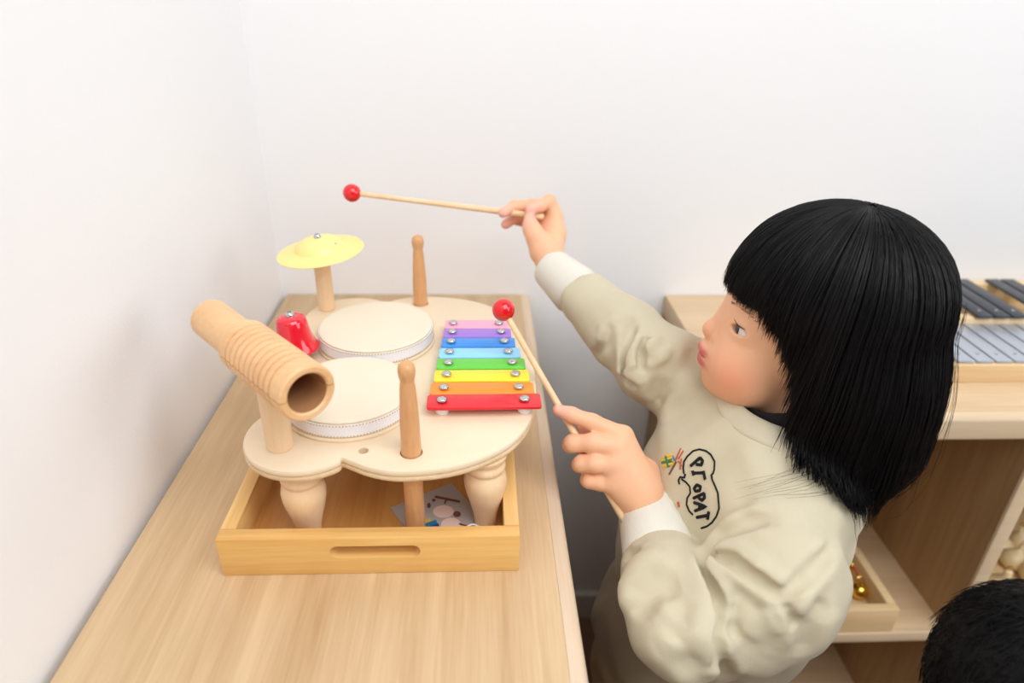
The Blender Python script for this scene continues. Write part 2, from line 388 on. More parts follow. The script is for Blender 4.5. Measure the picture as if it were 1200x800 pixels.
g = obj('guiro', gbm, [M['guiro'], M['guiro_in']], toy, ang=40)
# the slits sawn along both flanks of the grooved half
u, v, w = frame_of(gax)
sl = bmesh.new(); a0, a1 = gb+gax*.070, gb+gax*(gl+.01)
side = nrm(np.cross(gax, A(0, 0, 1)))*.03; upv = A(0, 0, .0005)
vs = [sl.verts.new(p+s*side+t*upv) for p in (a0, a1) for s in (-1, 1) for t in (-1, 1)]
for q in ((0, 1, 3, 2), (4, 6, 7, 5), (0, 4, 5, 1), (2, 3, 7, 6), (0, 2, 6, 4), (1, 5, 7, 3)): sl.faces.new([vs[i] for i in q])
cut(g, [sl])
# cymbal
cp = A(-.1815, -.2665)
obj('cymbal_post', lathe(round_prof(.0094, 0, .0775, .001), (cp[0], cp[1], DZ1), n=32), M['beech'], toy, ang=50)
cax = nrm(A(-.10, -.03, 1)); cc = A(cp[0], cp[1], DZ1+.0775)
cprof = [(.0485, .0010), (.047, .0012), (.038, .0026), (.031, .0038), (.0285, .0048), (.0265, .0088), (.0215, .0128), (.014, .0156), (.006, .0168), (0, .0170)]
cprof = [(0, .0160)]+[(r, h-.0010) for r, h in cprof[::-1] if r > 0]+[(.0487, .0004)]+cprof
cy = obj('cymbal', lathe(cprof, cc-cax*.006, cax, 64), M['cymbal'], toy, ang=60)
def bolt(parent, p, axis, r=.005, h=.003, mat='steel', name='bolt'):
    pr = [(0, -.004), (r*.5, -.004), (r*.5, 0), (r, 0), (r*1.0, h*.35), (r*.8, h*.75), (r*.45, h), (r*.4, h*.7), (0, h*.7)]
    return obj(name, lathe(pr, p, axis, 20), M[mat], parent, ang=40)
cut(cy, [lathe([(0, -.03), (.0018, -.03), (.0018, .03), (0, .03)], cc+A(.021, -.010, 0), cax, n=12)])
bolt(cy, cc+cax*.0110, cax, .0042, .0040)
# red bell
bt = A(-.1893, -.3855, .8985); bax = nrm(A(-.05, .02, 1.0))
bprof = [(0, 0), (.010, -.0002), (.0150, -.0016), (.0172, -.005), (.0183, -.011), (.0200, -.019), (.0218, -.026), (.0240, -.031), (.0268, -.0345), (.0272, -.036), (.0262, -.0370), (.0235, -.0362), (.020, -.030), (.0165, -.012), (.0145, -.004), (0, -.003)]
bprof = [(r*.86, h) for r, h in bprof]
bell = obj('bell', lathe(bprof, bt, bax, 48), M['red_bell'], toy, ang=60)
bolt(bell, bt-bax*.0005, bax, .0045, .0045)
bp0 = bt-bax*.045
pole = bmesh.new(); add_tube(pole, [A(bp0[0]+.004, bp0[1], DZ1), bt-bax*.0035], .005, 16); obj('bell_post', pole, M['beech'], bell)
# drums
def drum(c, r):
    d = obj('drum', lathe([(0, 0), (r+.0025, 0), (r+.003, .0008), (r+.003, .0026), (r+.001, .0034), (r, .0036), (r, .0168), (r-.0006, .0180), (0, .0180)], (c[0], c[1], DZ1), n=72), M['ply'], toy, ang=40)
    obj('drum_skin', lathe([(0, .0179), (r-.0005, .0180), (r+.0002, .0176), (r+.0004, .0186), (r-.0008, .0194), (r-.004, .0195), (0, .0195)], (c[0], c[1], DZ1), n=72), M['skin_drum'], d, ang=60)
    rb = bmesh.new(); n = 130
    add_lathe(rb, [(r+.0002, .0048), (r+.0014, .0048), (r+.0014, .0166), (r+.0002, .0166)], (c[0], c[1], DZ1), n=72)
    obj('lace_ribbon', rb, M['lace'], d, ang=40)
    kb = bmesh.new()
    for k in range(n):                                       # pierced edge of the ribbon
        t = 2*math.pi*k/n
        for hh in (.0052, .0160): add_box(kb, A(-.0003, -.0005, -.0005), A(.0003, .0005, .0005))
    for k, f in enumerate(range(0, len(kb.verts), 8)): pass
    kb.verts.ensure_lookup_table()
    i = 0
    for k in range(n):
        t = 2*math.pi*k/n; ct, st = math.cos(t), math.sin(t)
        for hh in (.0054, .0160):
            for vtx in kb.verts[i:i+8]:
                x, y, z = vtx.co; rr2 = r+.0015+x; vtx.co = (c[0]+rr2*ct-y*st, c[1]+rr2*st+y*ct, DZ1+hh+z)
            i += 8
    obj('ribbon_stitching', kb, M['stitch'], d, smooth=False)
    return d
M['lace'] = plain('white_lace', srgb(238, 236, 240), .8, noise=.06, nscale=900, bump=.6, bscale=900)
M['stitch'] = plain('gold_stitching', srgb(206, 176, 100), .7)
drum((-.1190, -.4730), .0560); drum((-.1120, -.3470), .0595)
# rainbow bars
RB = [('red', (224, 24, 40), (-.0478, .0540), -.4945, .0200, -.0035), ('orange', (250, 144, 34), (-.0462, .0490), -.4735, .0186, -.001), ('yellow', (252, 226, 50), (-.0440, .0462), -.4500, .0186, -.001), ('green', (98, 206, 64), (-.0428, .0436), -.4272, .0182, -.0015),
      ('light_blue', (146, 214, 250), (-.0418, .0398), -.4050, .0180, -.0015), ('blue', (44, 144, 236), (-.0405, .0358), -.3825, .0180, -.0015), ('violet', (166, 122, 220), (-.0394, .0324), -.3608, .0180, -.0008), ('pink', (255, 172, 200), (-.0388, .0300), -.3400, .0176, 0)]
for nme, c, (xa, xb), yc, wd, tilt in RB:
    yc += .0092; wd += .0022; xa *= 1.01; xb *= 1.01
    m = plain(nme+'_enamel', srgb(*c), .3, coat=.25)
    bm = bmesh.new(); L_ = xb-xa
    zb, zt = .8588, .8618
    pts = []
    rr = .003
    for sx, sy, a0 in ((1, 1, 0), (-1, 1, 90), (-1, -1, 180), (1, -1, 270)):
        for a in np.linspace(a0, a0+90, 5): pts.append((sx*(L_/2-rr)+rr*math.cos(math.radians(a)), sy*(wd/2-rr)+rr*math.sin(math.radians(a))))
    add_prism(bm, pts, zb, zt, .0005)
    bmesh.ops.rotate(bm, verts=bm.verts, cent=(0, 0, 0), matrix=Matrix.Rotation(-tilt*4, 3, 'Z'))
    bmesh.ops.translate(bm, verts=bm.verts, vec=((xa+xb)/2, yc, 0))
    bar = obj('xylophone_bar', bm, m, toy, ang=45); bar['label'] = nme.replace('_', ' ')+' metal bar'
    for fx in (.13, .855):
        x = xa+L_*fx; y = yc+(fx-.5)*L_*(-tilt*4)
        obj('screw', lathe([(0, zt-.001), (.0022, zt-.001), (.0022, zt+.0012), (.0046, zt+.0012), (.0048, zt+.0018), (.0040, zt+.0031), (.0020, zt+.0038), (0, zt+.0039)], (x, y, 0), n=24), M['steel'], bar, ang=60)
        obj('spacer', lathe(round_prof(.0062 if nme == 'red' else .0045, DZ1, zb, .001), (x, y, 0), n=24), M['white_plastic'], bar, ang=50)

# drumsticks parked in holes through the deck
def drumstick(x, y, label):
    z0, z1 = TF, .9365; Hs = z1-z0
    pr = [(0, 0), (.0078, 0), (.0084, .002), (.0084, Hs*.5), (.0080, Hs-.055), (.0064, Hs-.024), (.0056, Hs-.0175), (.0056, Hs-.0165), (.0066, Hs-.0125), (.0071, Hs-.008), (.0064, Hs-.0035), (.0040, Hs-.0007), (0, Hs)]
    o = obj('drumstick', lathe(pr, (x, y, z0), n=32), M['beech2'], None, (x, y, z0), ang=80)
    return tag(o, label, 'drumstick', 'drumsticks parked in the toy table')
drumstick(-.0575, -.5450, 'short wooden drumstick standing in the front hole, before the near drum')
drumstick(-.0725, -.2520, 'short wooden drumstick standing upright behind the far drum')

# leaflet and button lying in the tray
C0, C1, C2 = onz(529, 566, TF), onz(463, 593, TF), onz(578, 624, TF)
e1, e2 = (C1-C0), (C2-C0); e2 = e2-nrm(e1)*np.dot(e2, nrm(e1)); e1 = nrm(e1)*.066; e2 = nrm(e2)*.063
lz = A(0, 0, .0007)
leaf = empty('leaflet', C0+(e1+e2)/2, 'small printed leaflet with toy picture lying in the bamboo tray', 'leaflet')
bm = bmesh.new()
vs = [bm.verts.new(C0+a*e1+b_*e2+k*lz) for k in (0.2, 1) for a, b_ in ((0, 0), (1, 0), (1, 1), (0, 1))]
for q in ((3, 2, 1, 0), (4, 5, 6, 7), (0, 1, 5, 4), (1, 2, 6, 5), (2, 3, 7, 6), (3, 0, 4, 7)): bm.faces.new([vs[i] for i in q])
obj('paper_sheet', bm, M['paper'], leaf, smooth=False)
def leafpic(shape, mat):
    bm = bmesh.new()
    for poly in shape:
        va = [bm.verts.new(onz(440+x*.175, 540+y*.175, TF+.0008)) for x, y in poly]; vb = [bm.verts.new(onz(440+x*.175, 540+y*.175, TF+.0010)) for x, y in poly]
        for k in range(len(poly)): bm.faces.new((va[k], va[(k+1) % len(poly)], vb[(k+1) % len(poly)], vb[k]))
        bm.faces.new(va[::-1]); bm.faces.new(vb)
    obj('printed_picture', bm, mat, leaf, smooth=False)
def ell2(cx, cy, rx, ry, n=24): return [(cx+rx*math.cos(t), cy+ry*math.sin(t)) for t in np.linspace(0, 2*math.pi, n, endpoint=False)]
def bar2(x0, y0, x1, y1, w):
    d = nrm(A(x1-x0, y1-y0)); n = A(-d[1], d[0])*w/2
    return [tuple(A(x0, y0)+n), tuple(A(x1, y1)+n), tuple(A(x1, y1)-n), tuple(A(x0, y0)-n)]
leafpic([ell2(455, 338, 70, 42), ell2(506, 428, 68, 50)], plain('print_pale', srgb(232, 204, 192), .6))
leafpic([bar2(398, 238, 566, 272, 16), bar2(462, 285, 476, 258, 12), ell2(390, 262, 12, 10), ell2(546, 355, 26, 20), ell2(358, 297, 12, 18), bar2(560, 420, 640, 440, 10)], plain('print_brown', srgb(110, 66, 54), .6))
leafpic([bar2(315, 410, 370, 390, 22)], plain('print_yellow', srgb(214, 190, 70), .6))
leafpic([bar2(318, 440, 410, 405, 28)], plain('print_teal', srgb(30, 120, 160), .6))
leafpic([bar2(325, 465, 425, 428, 28)], plain('print_blue', srgb(40, 70, 150), .6))
leafpic([bar2(375, 490, 432, 462, 10)], plain('print_magenta', srgb(190, 60, 150), .6))
bpnt = onz(554, 620, TF+.003)
bt_ = empty('button', (bpnt[0], bpnt[1], TF+.0013), 'small round black button with a white rim on the leaflet in the tray', 'button')
obj('rim', lathe([(.0042, .0008), (.0042, 0), (.0062, 0), (.0068, .0012), (.0064, .0030), (.0052, .0036), (.0042, .0030)], (bpnt[0], bpnt[1], TF+.0012), n=32, closed_loop=True), M['white_plastic'], bt_)
fb = lathe([(0, .0005), (.0043, .0005), (.0043, .0026), (0, .0022)], (bpnt[0], bpnt[1], TF+.0012), n=32)
obj('face', fb, plain('black_plastic', srgb(24, 26, 30), .4), bt_)
db = bmesh.new()
for k in range(5):
    t = k*2*math.pi/5; rr = .0022
    add_lathe(db, [(0, .0022), (.0007, .0022), (.0006, .0030), (0, .0030)], (bpnt[0]+rr*math.cos(t), bpnt[1]+rr*math.sin(t), TF+.0012), n=10)
obj('dots', db, M['white_plastic'], bt_)

# ------------------------------------------------------------------ mallets
def mallet(pb, pe, rb, label):
    pb, pe = np.asarray(pb), np.asarray(pe)
    o = empty('mallet', pb, label, 'mallet', 'red-headed mallets held by the child'); ax = nrm(pe-pb); L_ = np.linalg.norm(pe-pb)
    obj('stick', lathe([(0, rb*.7), (.0030, rb*.7), (.0031, L_*.3), (.0038, L_*.8), (.0038, L_-.001), (.0030, L_), (0, L_)], pb, ax, 20), M['stickwood'], o, ang=60)
    b_ = bmesh.new(); add_sphere(b_, pb, rb); obj('head', b_, M['red_ball'], o, ang=180)
    return o
NB, NE = at(590, 363, .665), at(734, 613, .641)
FB, FE = at(412.5, 226, .842), at(637, 254, .842)
mallet(NB, NE, .0112, "mallet in the child's near hand, its red ball over the rainbow bars")
mallet(FB, FE, .0112, "mallet in the child's raised far hand, its red ball against the back wall")

# ------------------------------------------------------------------ smooth solids: signed distances meshed as one skin
def vnorm(P): return np.sqrt(np.einsum('...i,...i', P, P))
class Solid:
    def __init__(s): s.ops = []
    def add(s, fn, c, r, k=.01, op='u'): s.ops.append((fn, np.asarray(c, float), float(r), k, op)); return s
    def ball(s, c, r, k=.01, op='u'):
        c = np.asarray(c, float); return s.add(lambda P: vnorm(P-c)-r, c, r, k, op)
    def cone(s, a, b, r1, r2, k=.01, op='u'):
        a, b = np.asarray(a, float), np.asarray(b, float); d = b-a; L2 = max(np.dot(d, d), 1e-12)
        def fn(P):
            q = P-a; t = np.clip(q@d/L2, 0, 1)
            return vnorm(q-t[:, None]*d)-(r1+(r2-r1)*t)
        return s.add(fn, (a+b)/2, math.sqrt(L2)/2+max(r1, r2), k, op)
    def chain(s, pts, rads, k=.008, op='u'):
        for a, b, r1, r2 in zip(pts, pts[1:], rads, rads[1:]): s.cone(a, b, r1, r2, k, op)
        return s
    def ell(s, c, R, axes=None, k=.01, op='u'):
        c = np.asarray(c, float); R = np.asarray(R, float); X = np.eye(3) if axes is None else np.asarray(axes, float)
        def fn(P):
            q = (P-c)@X.T; k0 = vnorm(q/R); k1 = vnorm(q/(R*R))
            return np.where(k1 > 1e-9, k0*(k0-1)/np.maximum(k1, 1e-9), -R.min())
        return s.add(fn, c, R.max(), k, op)
    def torus(s, c, ax, R, r, k=.004, op='u', flat=1.0):
        c = np.asarray(c, float); ax = nrm(ax)
        def fn(P):
            q = P-c; h = q@ax; rad = np.sqrt(np.maximum(np.einsum('ij,ij->i', q, q)-h*h, 0))-R
            return np.sqrt((rad)**2+(h/flat)**2)-r
        return s.add(fn, c, R+r*max(1, flat), k, op)
    def plane(s, p, n, k=.004, op='x'):                 # keep only the side the normal points away from
        p = np.asarray(p, float); n = nrm(n); return s.add(lambda P: (P-p)@n, p, 1e3, k, op)
    def crease(s, pts, depth, w):                       # a soft furrow (or ridge, depth < 0) along a line on the skin
        pts = [np.asarray(p, float) for p in pts]
        a_ = np.array(pts[:-1]); b_ = np.array(pts[1:]); cc_ = np.mean(pts, axis=0); rr_ = max(vnorm(np.array(pts)-cc_))+5*w
        n = len(pts)-1
        def fn(P):
            best = np.full(len(P), 1e9); ts = np.zeros(len(P))
            for i in range(n):
                d = b_[i]-a_[i]; q = P-a_[i]; t = np.clip(q@d/max(np.dot(d, d), 1e-12), 0, 1)
                e = vnorm(q-t[:, None]*d); m_ = e < best; best = np.where(m_, e, best); ts = np.where(m_, (i+t)/n, ts)
            fade = np.clip(np.minimum(ts, 1-ts)*5+.15, 0, 1)
            return depth*fade*(np.exp(-(best/w)**2)-.42*np.exp(-((best-1.9*w)/(1.1*w))**2))
        return s.add(fn, cc_, rr_, 0, 'd')
    def wave(s, fn, c, r): return s.add(fn, c, r, 0, 'd')
    def __call__(s, P, cull=None):
        P = np.atleast_2d(P); d = np.full(len(P), 1.0)
        if cull is not None: bc, br = cull
        for fn, c, r, k, op in s.ops:
            if cull is not None and op in 'usd' and np.linalg.norm(c-bc)-r-br > (.025+k if op != 'd' else 0): continue
            e = fn(P)
            if op == 'u':
                if k > 0: h = np.maximum(k-np.abs(d-e), 0)/k; d = np.minimum(d, e)-h*h*k*.25
                else: d = np.minimum(d, e)
            elif op == 's':
                e = -e; h = np.maximum(k-np.abs(d-e), 0)/max(k, 1e-9); d = np.maximum(d, e)+h*h*k*.25
            elif op == 'x':
                h = np.maximum(k-np.abs(d-e), 0)/max(k, 1e-9); d = np.maximum(d, e)+h*h*k*.25
            elif op == 'd': d = d+e
        return d
    def hit(s, px, py, d0=.35, d1=1.1, off=0):
        """where the line of sight through a pixel first meets the solid"""
        r = ray(px, py); L_ = np.linalg.norm(r); r = r/L_; t = d0
        for _ in range(90):
            e = float(s(CAM+r*t)[0])
            if e < 3e-4: return CAM+r*(t-off)
            t += max(e*.75, 2e-4)
            if t > d1*1.3: return None
        return CAM+r*(t-off)
OFF8 = np.array([[i, j, k] for i in (0, 1) for j in (0, 1) for k in (0, 1)])
def skin_mesh(S, lo, hi, h, B=8):
    """naive surface nets over the blocks the surface passes through"""
    lo, hi = np.asarray(lo, float), np.asarray(hi, float); nb = np.ceil((hi-lo)/(h*B)).astype(int)
    bi = np.stack(np.meshgrid(*[np.arange(n) for n in nb], indexing='ij'), -1).reshape(-1, 3)
    ctr = lo+(bi+.5)*h*B
    d = np.concatenate([S(ctr[i:i+20000]) for i in range(0, len(ctr), 20000)])
    act = bi[np.abs(d) < h*B*2.6+.002]
    loc = np.stack(np.meshgrid(*[np.arange(B+1)]*3, indexing='ij'), -1).reshape(-1, 3)
    order = np.lexsort((act[:, 2]//4, act[:, 1]//4, act[:, 0]//4)); act = act[order]
    V = np.empty((len(act), B+1, B+1, B+1), np.float32); CH = 24
    for i in range(0, len(act), CH):
        a = act[i:i+CH]; P = lo+(a[:, None]*B+loc)*h; P2 = P.reshape(-1, 3)
        bc = (P2.min(0)+P2.max(0))/2; br = np.linalg.norm(P2.max(0)-bc)
        V[i:i+CH] = S(P2, (bc, br)).reshape(len(a), B+1, B+1, B+1)
    C8 = np.stack([V[:, o[0]:B+o[0], o[1]:B+o[1], o[2]:B+o[2]] for o in OFF8], -1)
    neg = C8 < 0; mixed = neg.any(-1) & ~neg.all(-1)
    w_ = np.argwhere(mixed); g = act[w_[:, 0]]*B+w_[:, 1:]
    c8 = C8[mixed]; acc = np.zeros((len(g), 3)); cnt = np.zeros(len(g))
    for a in range(8):
        for b in range(a+1, 8):
            if np.abs(OFF8[a]-OFF8[b]).sum() != 1: continue
            va, vb = c8[:, a], c8[:, b]; m_ = (va < 0) != (vb < 0); t = np.where(m_, va/np.where(m_, va-vb, 1), 0)
            acc += m_[:, None]*(OFF8[a]+t[:, None]*(OFF8[b]-OFF8[a])); cnt += m_
    verts = lo+(g+acc/cnt[:, None])*h
    D = (nb*B+4); key = lambda q: (q[:, 0]*D[1]+q[:, 1])*D[2]+q[:, 2]
    kg = key(g); so = np.argsort(kg); ks = kg[so]
    def find(q):
        k = key(q); p = np.clip(np.searchsorted(ks, k), 0, len(ks)-1); return np.where(ks[p] == k, so[p], -1)
    quads = []
    for ax in range(3):
        e = np.zeros(3, int); e[ax] = 1; i1 = (ax+1) % 3; i2 = (ax+2) % 3
        ia = 0; ib = int(np.where((OFF8 == e).all(1))[0][0])
        m_ = (c8[:, ia] < 0) != (c8[:, ib] < 0); q = g[m_]; flip = c8[m_, ia] < 0
        d1 = np.zeros(3, int); d1[i1] = 1; d2 = np.zeros(3, int); d2[i2] = 1
        idx = np.stack([find(q), find(q-d1), find(q-d1-d2), find(q-d2)], 1); ok = (idx >= 0).all(1)
        idx = np.where(flip[:, None], idx, idx[:, ::-1])[ok]; quads.append(idx)
    Q = np.concatenate(quads)
    me = bpy.data.meshes.new('skin'); me.vertices.add(len(verts)); me.vertices.foreach_set('co', verts.astype(np.float32).ravel())
    me.loops.add(len(Q)*4); me.loops.foreach_set('vertex_index', Q.ravel().astype(np.int32))
    me.polygons.add(len(Q)); me.polygons.foreach_set('loop_start', np.arange(0, len(Q)*4, 4, dtype=np.int32))
    me.update(calc_edges=True); me.validate()
    return me, verts

# ------------------------------------------------------------------ the child: where the joints are
NOSE = at(823.6, 384, .635); HS = .90
h_az = math.radians(12); hp = math.radians(10)
HF0 = A(-math.cos(h_az), math.sin(h_az), 0); HL = A(-math.sin(h_az), -math.cos(h_az), 0)
HF = HF0*math.cos(hp)+A(0, 0, 1)*math.sin(hp); HU = np.cross(HF, HL)
HX = np.array([HF, HL, HU])
def hl(x, y, z): return NOSE+HS*(x*HF+y*HL+z*HU)             # head point: forward of, left of, above the nose tip
NECK = A(.308, -.484, .838)
TL = nrm(A(-.35, -.937, 0)); TFW = A(-.937, .35, 0); TFW = nrm(TFW)
SL = A(.2455, -.6029, .764); SR = NECK-TL*.095+A(.0, -.010, -.048)
EL, WL = at(797, 738, .550), at(757, 590, .668)
ER, WR = at(772, 428, .715), at(648, 316, .825)
PEL = A(.215, -.475, .47)

# ------------------------------------------------------------------ body
Bd = Solid()
Bd.ell(hl(-.103, 0, .060), HS*A(.092, .072, .088), HX, .001)
Bd.ell(hl(-.063, 0, -.004), HS*A(.051, .055, .064), HX, .02)
Bd.ell(hl(-.060, 0, -.036), HS*A(.038, .046, .031), HX, .02)
Bd.ball(hl(-.0345, 0, -.0525), HS*.0125, .02)
for s in (1, -1): Bd.ell(hl(-.046, s*.029, -.020), HS*A(.029, .025, .029), HX, .015)
Bd.cone(hl(-.0185, 0, .028), hl(-.0095, 0, .004), HS*.0055, HS*.0070, .010)
Bd.ball(hl(-.0083, 0, .0005), HS*.0083, .006)
Bd.ell(hl(-.0265, 0, -.024), HS*A(.0195, .021, .0185), HX, .012)
for s in (1, -1): Bd.ell(hl(-.0178, s*.0108, -.0032), HS*A(.0080, .0056, .0062), HX, .0028)
Bd.ell(hl(-.0092, 0, -.0208), HS*A(.0072, .0125, .0054), HX, .004)
Bd.ell(hl(-.0136, 0, -.0340), HS*A(.0074, .0110, .0066), HX, .005)
for s in (1, -1):
    Bd.cone(hl(-.0120, s*.006, -.0212), hl(-.0225, s*.0165, -.0278), HS*.0044, HS*.0020, .004); Bd.cone(hl(-.0165, s*.005, -.0338), hl(-.0230, s*.0155, -.0290), HS*.0046, HS*.0020, .004)
Bd.ell(hl(-.0120, 0, -.0272), HS*A(.0130, .0168, .0011), HX, .002, 's')
for s in (1, -1):
    Bd.ball(hl(-.0150, s*.0068, -.0075), HS*.0021, .002, 's')                  # nostrils
    Bd.ell(hl(-.0370, s*.0315, .0240), HS*A(.0135, .0150, .0125), HX, .008)    # lids
    ex = np.array([HF, nrm(HL*s-HF*.0+HU*.10), np.cross(HF, nrm(HL*s+HU*.10))])
    Bd.ell(hl(-.0255, s*.0364, .0232), HS*A(.0120, .0106, .0042), ex, .0012, 's')
    Bd.ell(hl(-.100, s*.073, .020), HS*A(.016, .008, .028), HX, .006)
Bd.cone(hl(-.108, 0, -.02), NECK+A(0, 0, -.01), .034, .036, .02)
n_head = len(Bd.ops)
# trunk and limbs
up = nrm(NECK-PEL)
Bd.cone(NECK+A(0, 0, -.01), NECK-up*.07, .038, .05, .02)
Bd.chain([SL, NECK-up*.055, SR], [.028, .036, .028], .02)
TX = np.array([TFW, TL, A(0, 0, 1)])
Bd.ell(NECK*.68+PEL*.32, (.066, .092, .10), TX, .04); Bd.ell(NECK*.35+PEL*.65+TFW*.012, (.066, .086, .10), TX, .04); Bd.ell(PEL, (.068, .092, .08), TX, .04)
EBb = EL+ray(797, 738)*.018+A(.008, 0, 0)
Bd.chain([SL, EBb, WL], [.026, .021, .0175], .010); Bd.chain([SR, ER, WR], [.028, .024, .0170], .012)
LEGS = []
for s in (1, -1):
    hip, knee, ank = PEL+TL*s*.048+A(0, 0, -.03), PEL*1+TL*s*.055+TFW*.012, PEL+TL*s*.055
    knee = A(knee[0], knee[1], .255); ank = A(ank[0], ank[1], .055); toe = A(*(ank[:2]+TFW[:2]*.095), .022)
    LEGS.append((hip, knee, ank, toe)); Bd.chain([hip, knee, ank], [.055, .036, .025], .02)
    Bd.chain([ank, A(ank[0], ank[1], .028)-TFW*.012], [.025, .024], .01); Bd.chain([A(ank[0], ank[1], .030), toe], [.026, .018], .01)
n_trunk = len(Bd.ops)
# left (near) hand, back of the hand towards us, closed on the mallet
FIN = []
def finger(S, pts, rads, k=.004): FIN.append((np.asarray(pts[-1]), rads[-1])); S.chain(pts, rads, k)
def zl(x, y, D): return at(640+x*.225, 440+y*.225, D)
sd = lambda t: NB+(NE-NB)*t
Hd = Solid(); Bd2 = Bd
# palm
Bd.chain([WL, zl(478, 560, .653)], [.0180, .0185], .010)
kI, kM, kR, kP = zl(402, 312, .646), zl(372, 372, .6385), zl(352, 466, .637), zl(342, 560, .640)
Bd.chain([zl(500, 590, .648), kI], [.0160, .0098], .012); Bd.chain([zl(490, 610, .646), kM], [.0165, .0105], .012)
Bd.chain([zl(480, 620, .646), kR], [.0165, .0105], .012); Bd.chain([zl(460, 640, .648), kP], [.0150, .0100], .012)
finger(Bd, [kI, zl(240, 243, .646), zl(130, 203, .646), zl(64, 180, .6475)], [.0088, .0080, .0072, .0058])
finger(Bd, [kM, zl(240, 350, .637), zl(140, 352, .643), zl(128, 358, .655), zl(190, 360, .664), zl(235, 365, .664)], [.0096, .0086, .0082, .0076, .0070, .0060])
finger(Bd, [kR, zl(250, 458, .636), zl(186, 458, .641), zl(176, 462, .655), zl(230, 465, .664), zl(275, 470, .663)], [.0092, .0084, .0078, .0074, .0068, .0060])
finger(Bd, [kP, zl(282, 556, .641), zl(228, 548, .644), zl(216, 545, .656), zl(262, 545, .664), zl(300, 548, .663)], [.0084, .0076, .0070, .0066, .0062, .0056])
# thumb behind the stick
finger(Bd, [zl(520, 500, .660), zl(400, 400, .672), zl(290, 300, .678), zl(195, 278, .674)], [.0130, .0098, .0084, .0068], .008)
# right (far) hand, palm and thumb side towards us, pinching the stick
def zr(x, y, D): return at(570+x*.15, 210+y*.15, D)
Bd.chain([WR, zr(478, 560, .828)], [.0170, .0175], .010)
rI, rM, rR, rP = zr(540, 300, .852), zr(512, 235, .866), zr(492, 258, .878), zr(470, 300, .888)
Bd.chain([zr(500, 560, .834), zr(535, 430, .848), rI], [.0150, .0120, .0095], .010)
Bd.chain([zr(480, 540, .846), rM], [.0150, .0095], .012); Bd.chain([zr(460, 540, .852), rR], [.0150, .0092], .012); Bd.chain([zr(440, 550, .850), rP], [.0140, .0085], .012)
finger(Bd, [rI, zr(492, 170, .848), zr(415, 208, .836), zr(343, 236, .831)], [.0088, .0084, .0076, .0062])
finger(Bd, [rM, zr(370, 205, .850), zr(220, 212, .850), zr(130, 262, .834)], [.0088, .0082, .0076, .0062])
finger(Bd, [rR, zr(360, 232, .866), zr(250, 280, .866), zr(150, 352, .862)], [.0084, .0078, .0072, .0060])
finger(Bd, [rP, zr(370, 290, .880), zr(290, 330, .882), zr(240, 330, .876)], [.0078, .0070, .0064, .0054])
finger(Bd, [zr(430, 560, .828), zr(382, 440, .826), zr(348, 375, .829), zr(336, 318, .832)], [.0150, .0108, .0090, .0068], .008)

person = empty('person', (PEL[0], PEL[1], 0), 'child in a cream sweatshirt with a black bob haircut playing the toy with two mallets', 'person')
lo_, hi_ = A(.0, -.75, 0), A(.46, -.08, 1.13)
bme, bv = skin_mesh(Bd, lo_, hi_, .0015)
body = link('body', bme, M['skin'], person)
# the skin's own colours
tint = np.zeros((len(bv), 4), np.float32); tint[:, 3] = 1
hv = (bv-NOSE)@HX.T/HS
g3 = lambda c, R: np.exp(-(((hv-np.array(c))/np.array(R))**2).sum(1))
lipu = np.clip(2.2*g3((-.0085, 0, -.0215), (.015, .0165, .0038)), 0, 1); lipl = np.clip(2.2*g3((-.0125, 0, -.0335), (.015, .0155, .0052)), 0, 1)
tint[:, 0] = np.clip(np.maximum(lipu, lipl), 0, 1)*.95
tint[:, 1] = np.clip(.75*g3((-.035, .045, -.022), (.02, .03, .02))+.75*g3((-.035, -.045, -.022), (.02, .03, .02))+.35*g3((-.004, 0, 0), (.012, .012, .01)), 0, .7)
for p, r in FIN:
    dd = vnorm(bv-p); tint[:, 2] = np.maximum(tint[:, 2], .75*np.exp(-(dd/(r*2.2))**2))
ca = bme.color_attributes.new('tint', 'FLOAT_COLOR', 'POINT'); ca.data.foreach_set('color', tint.ravel())
print('body', len(bv), time.time()-T0)
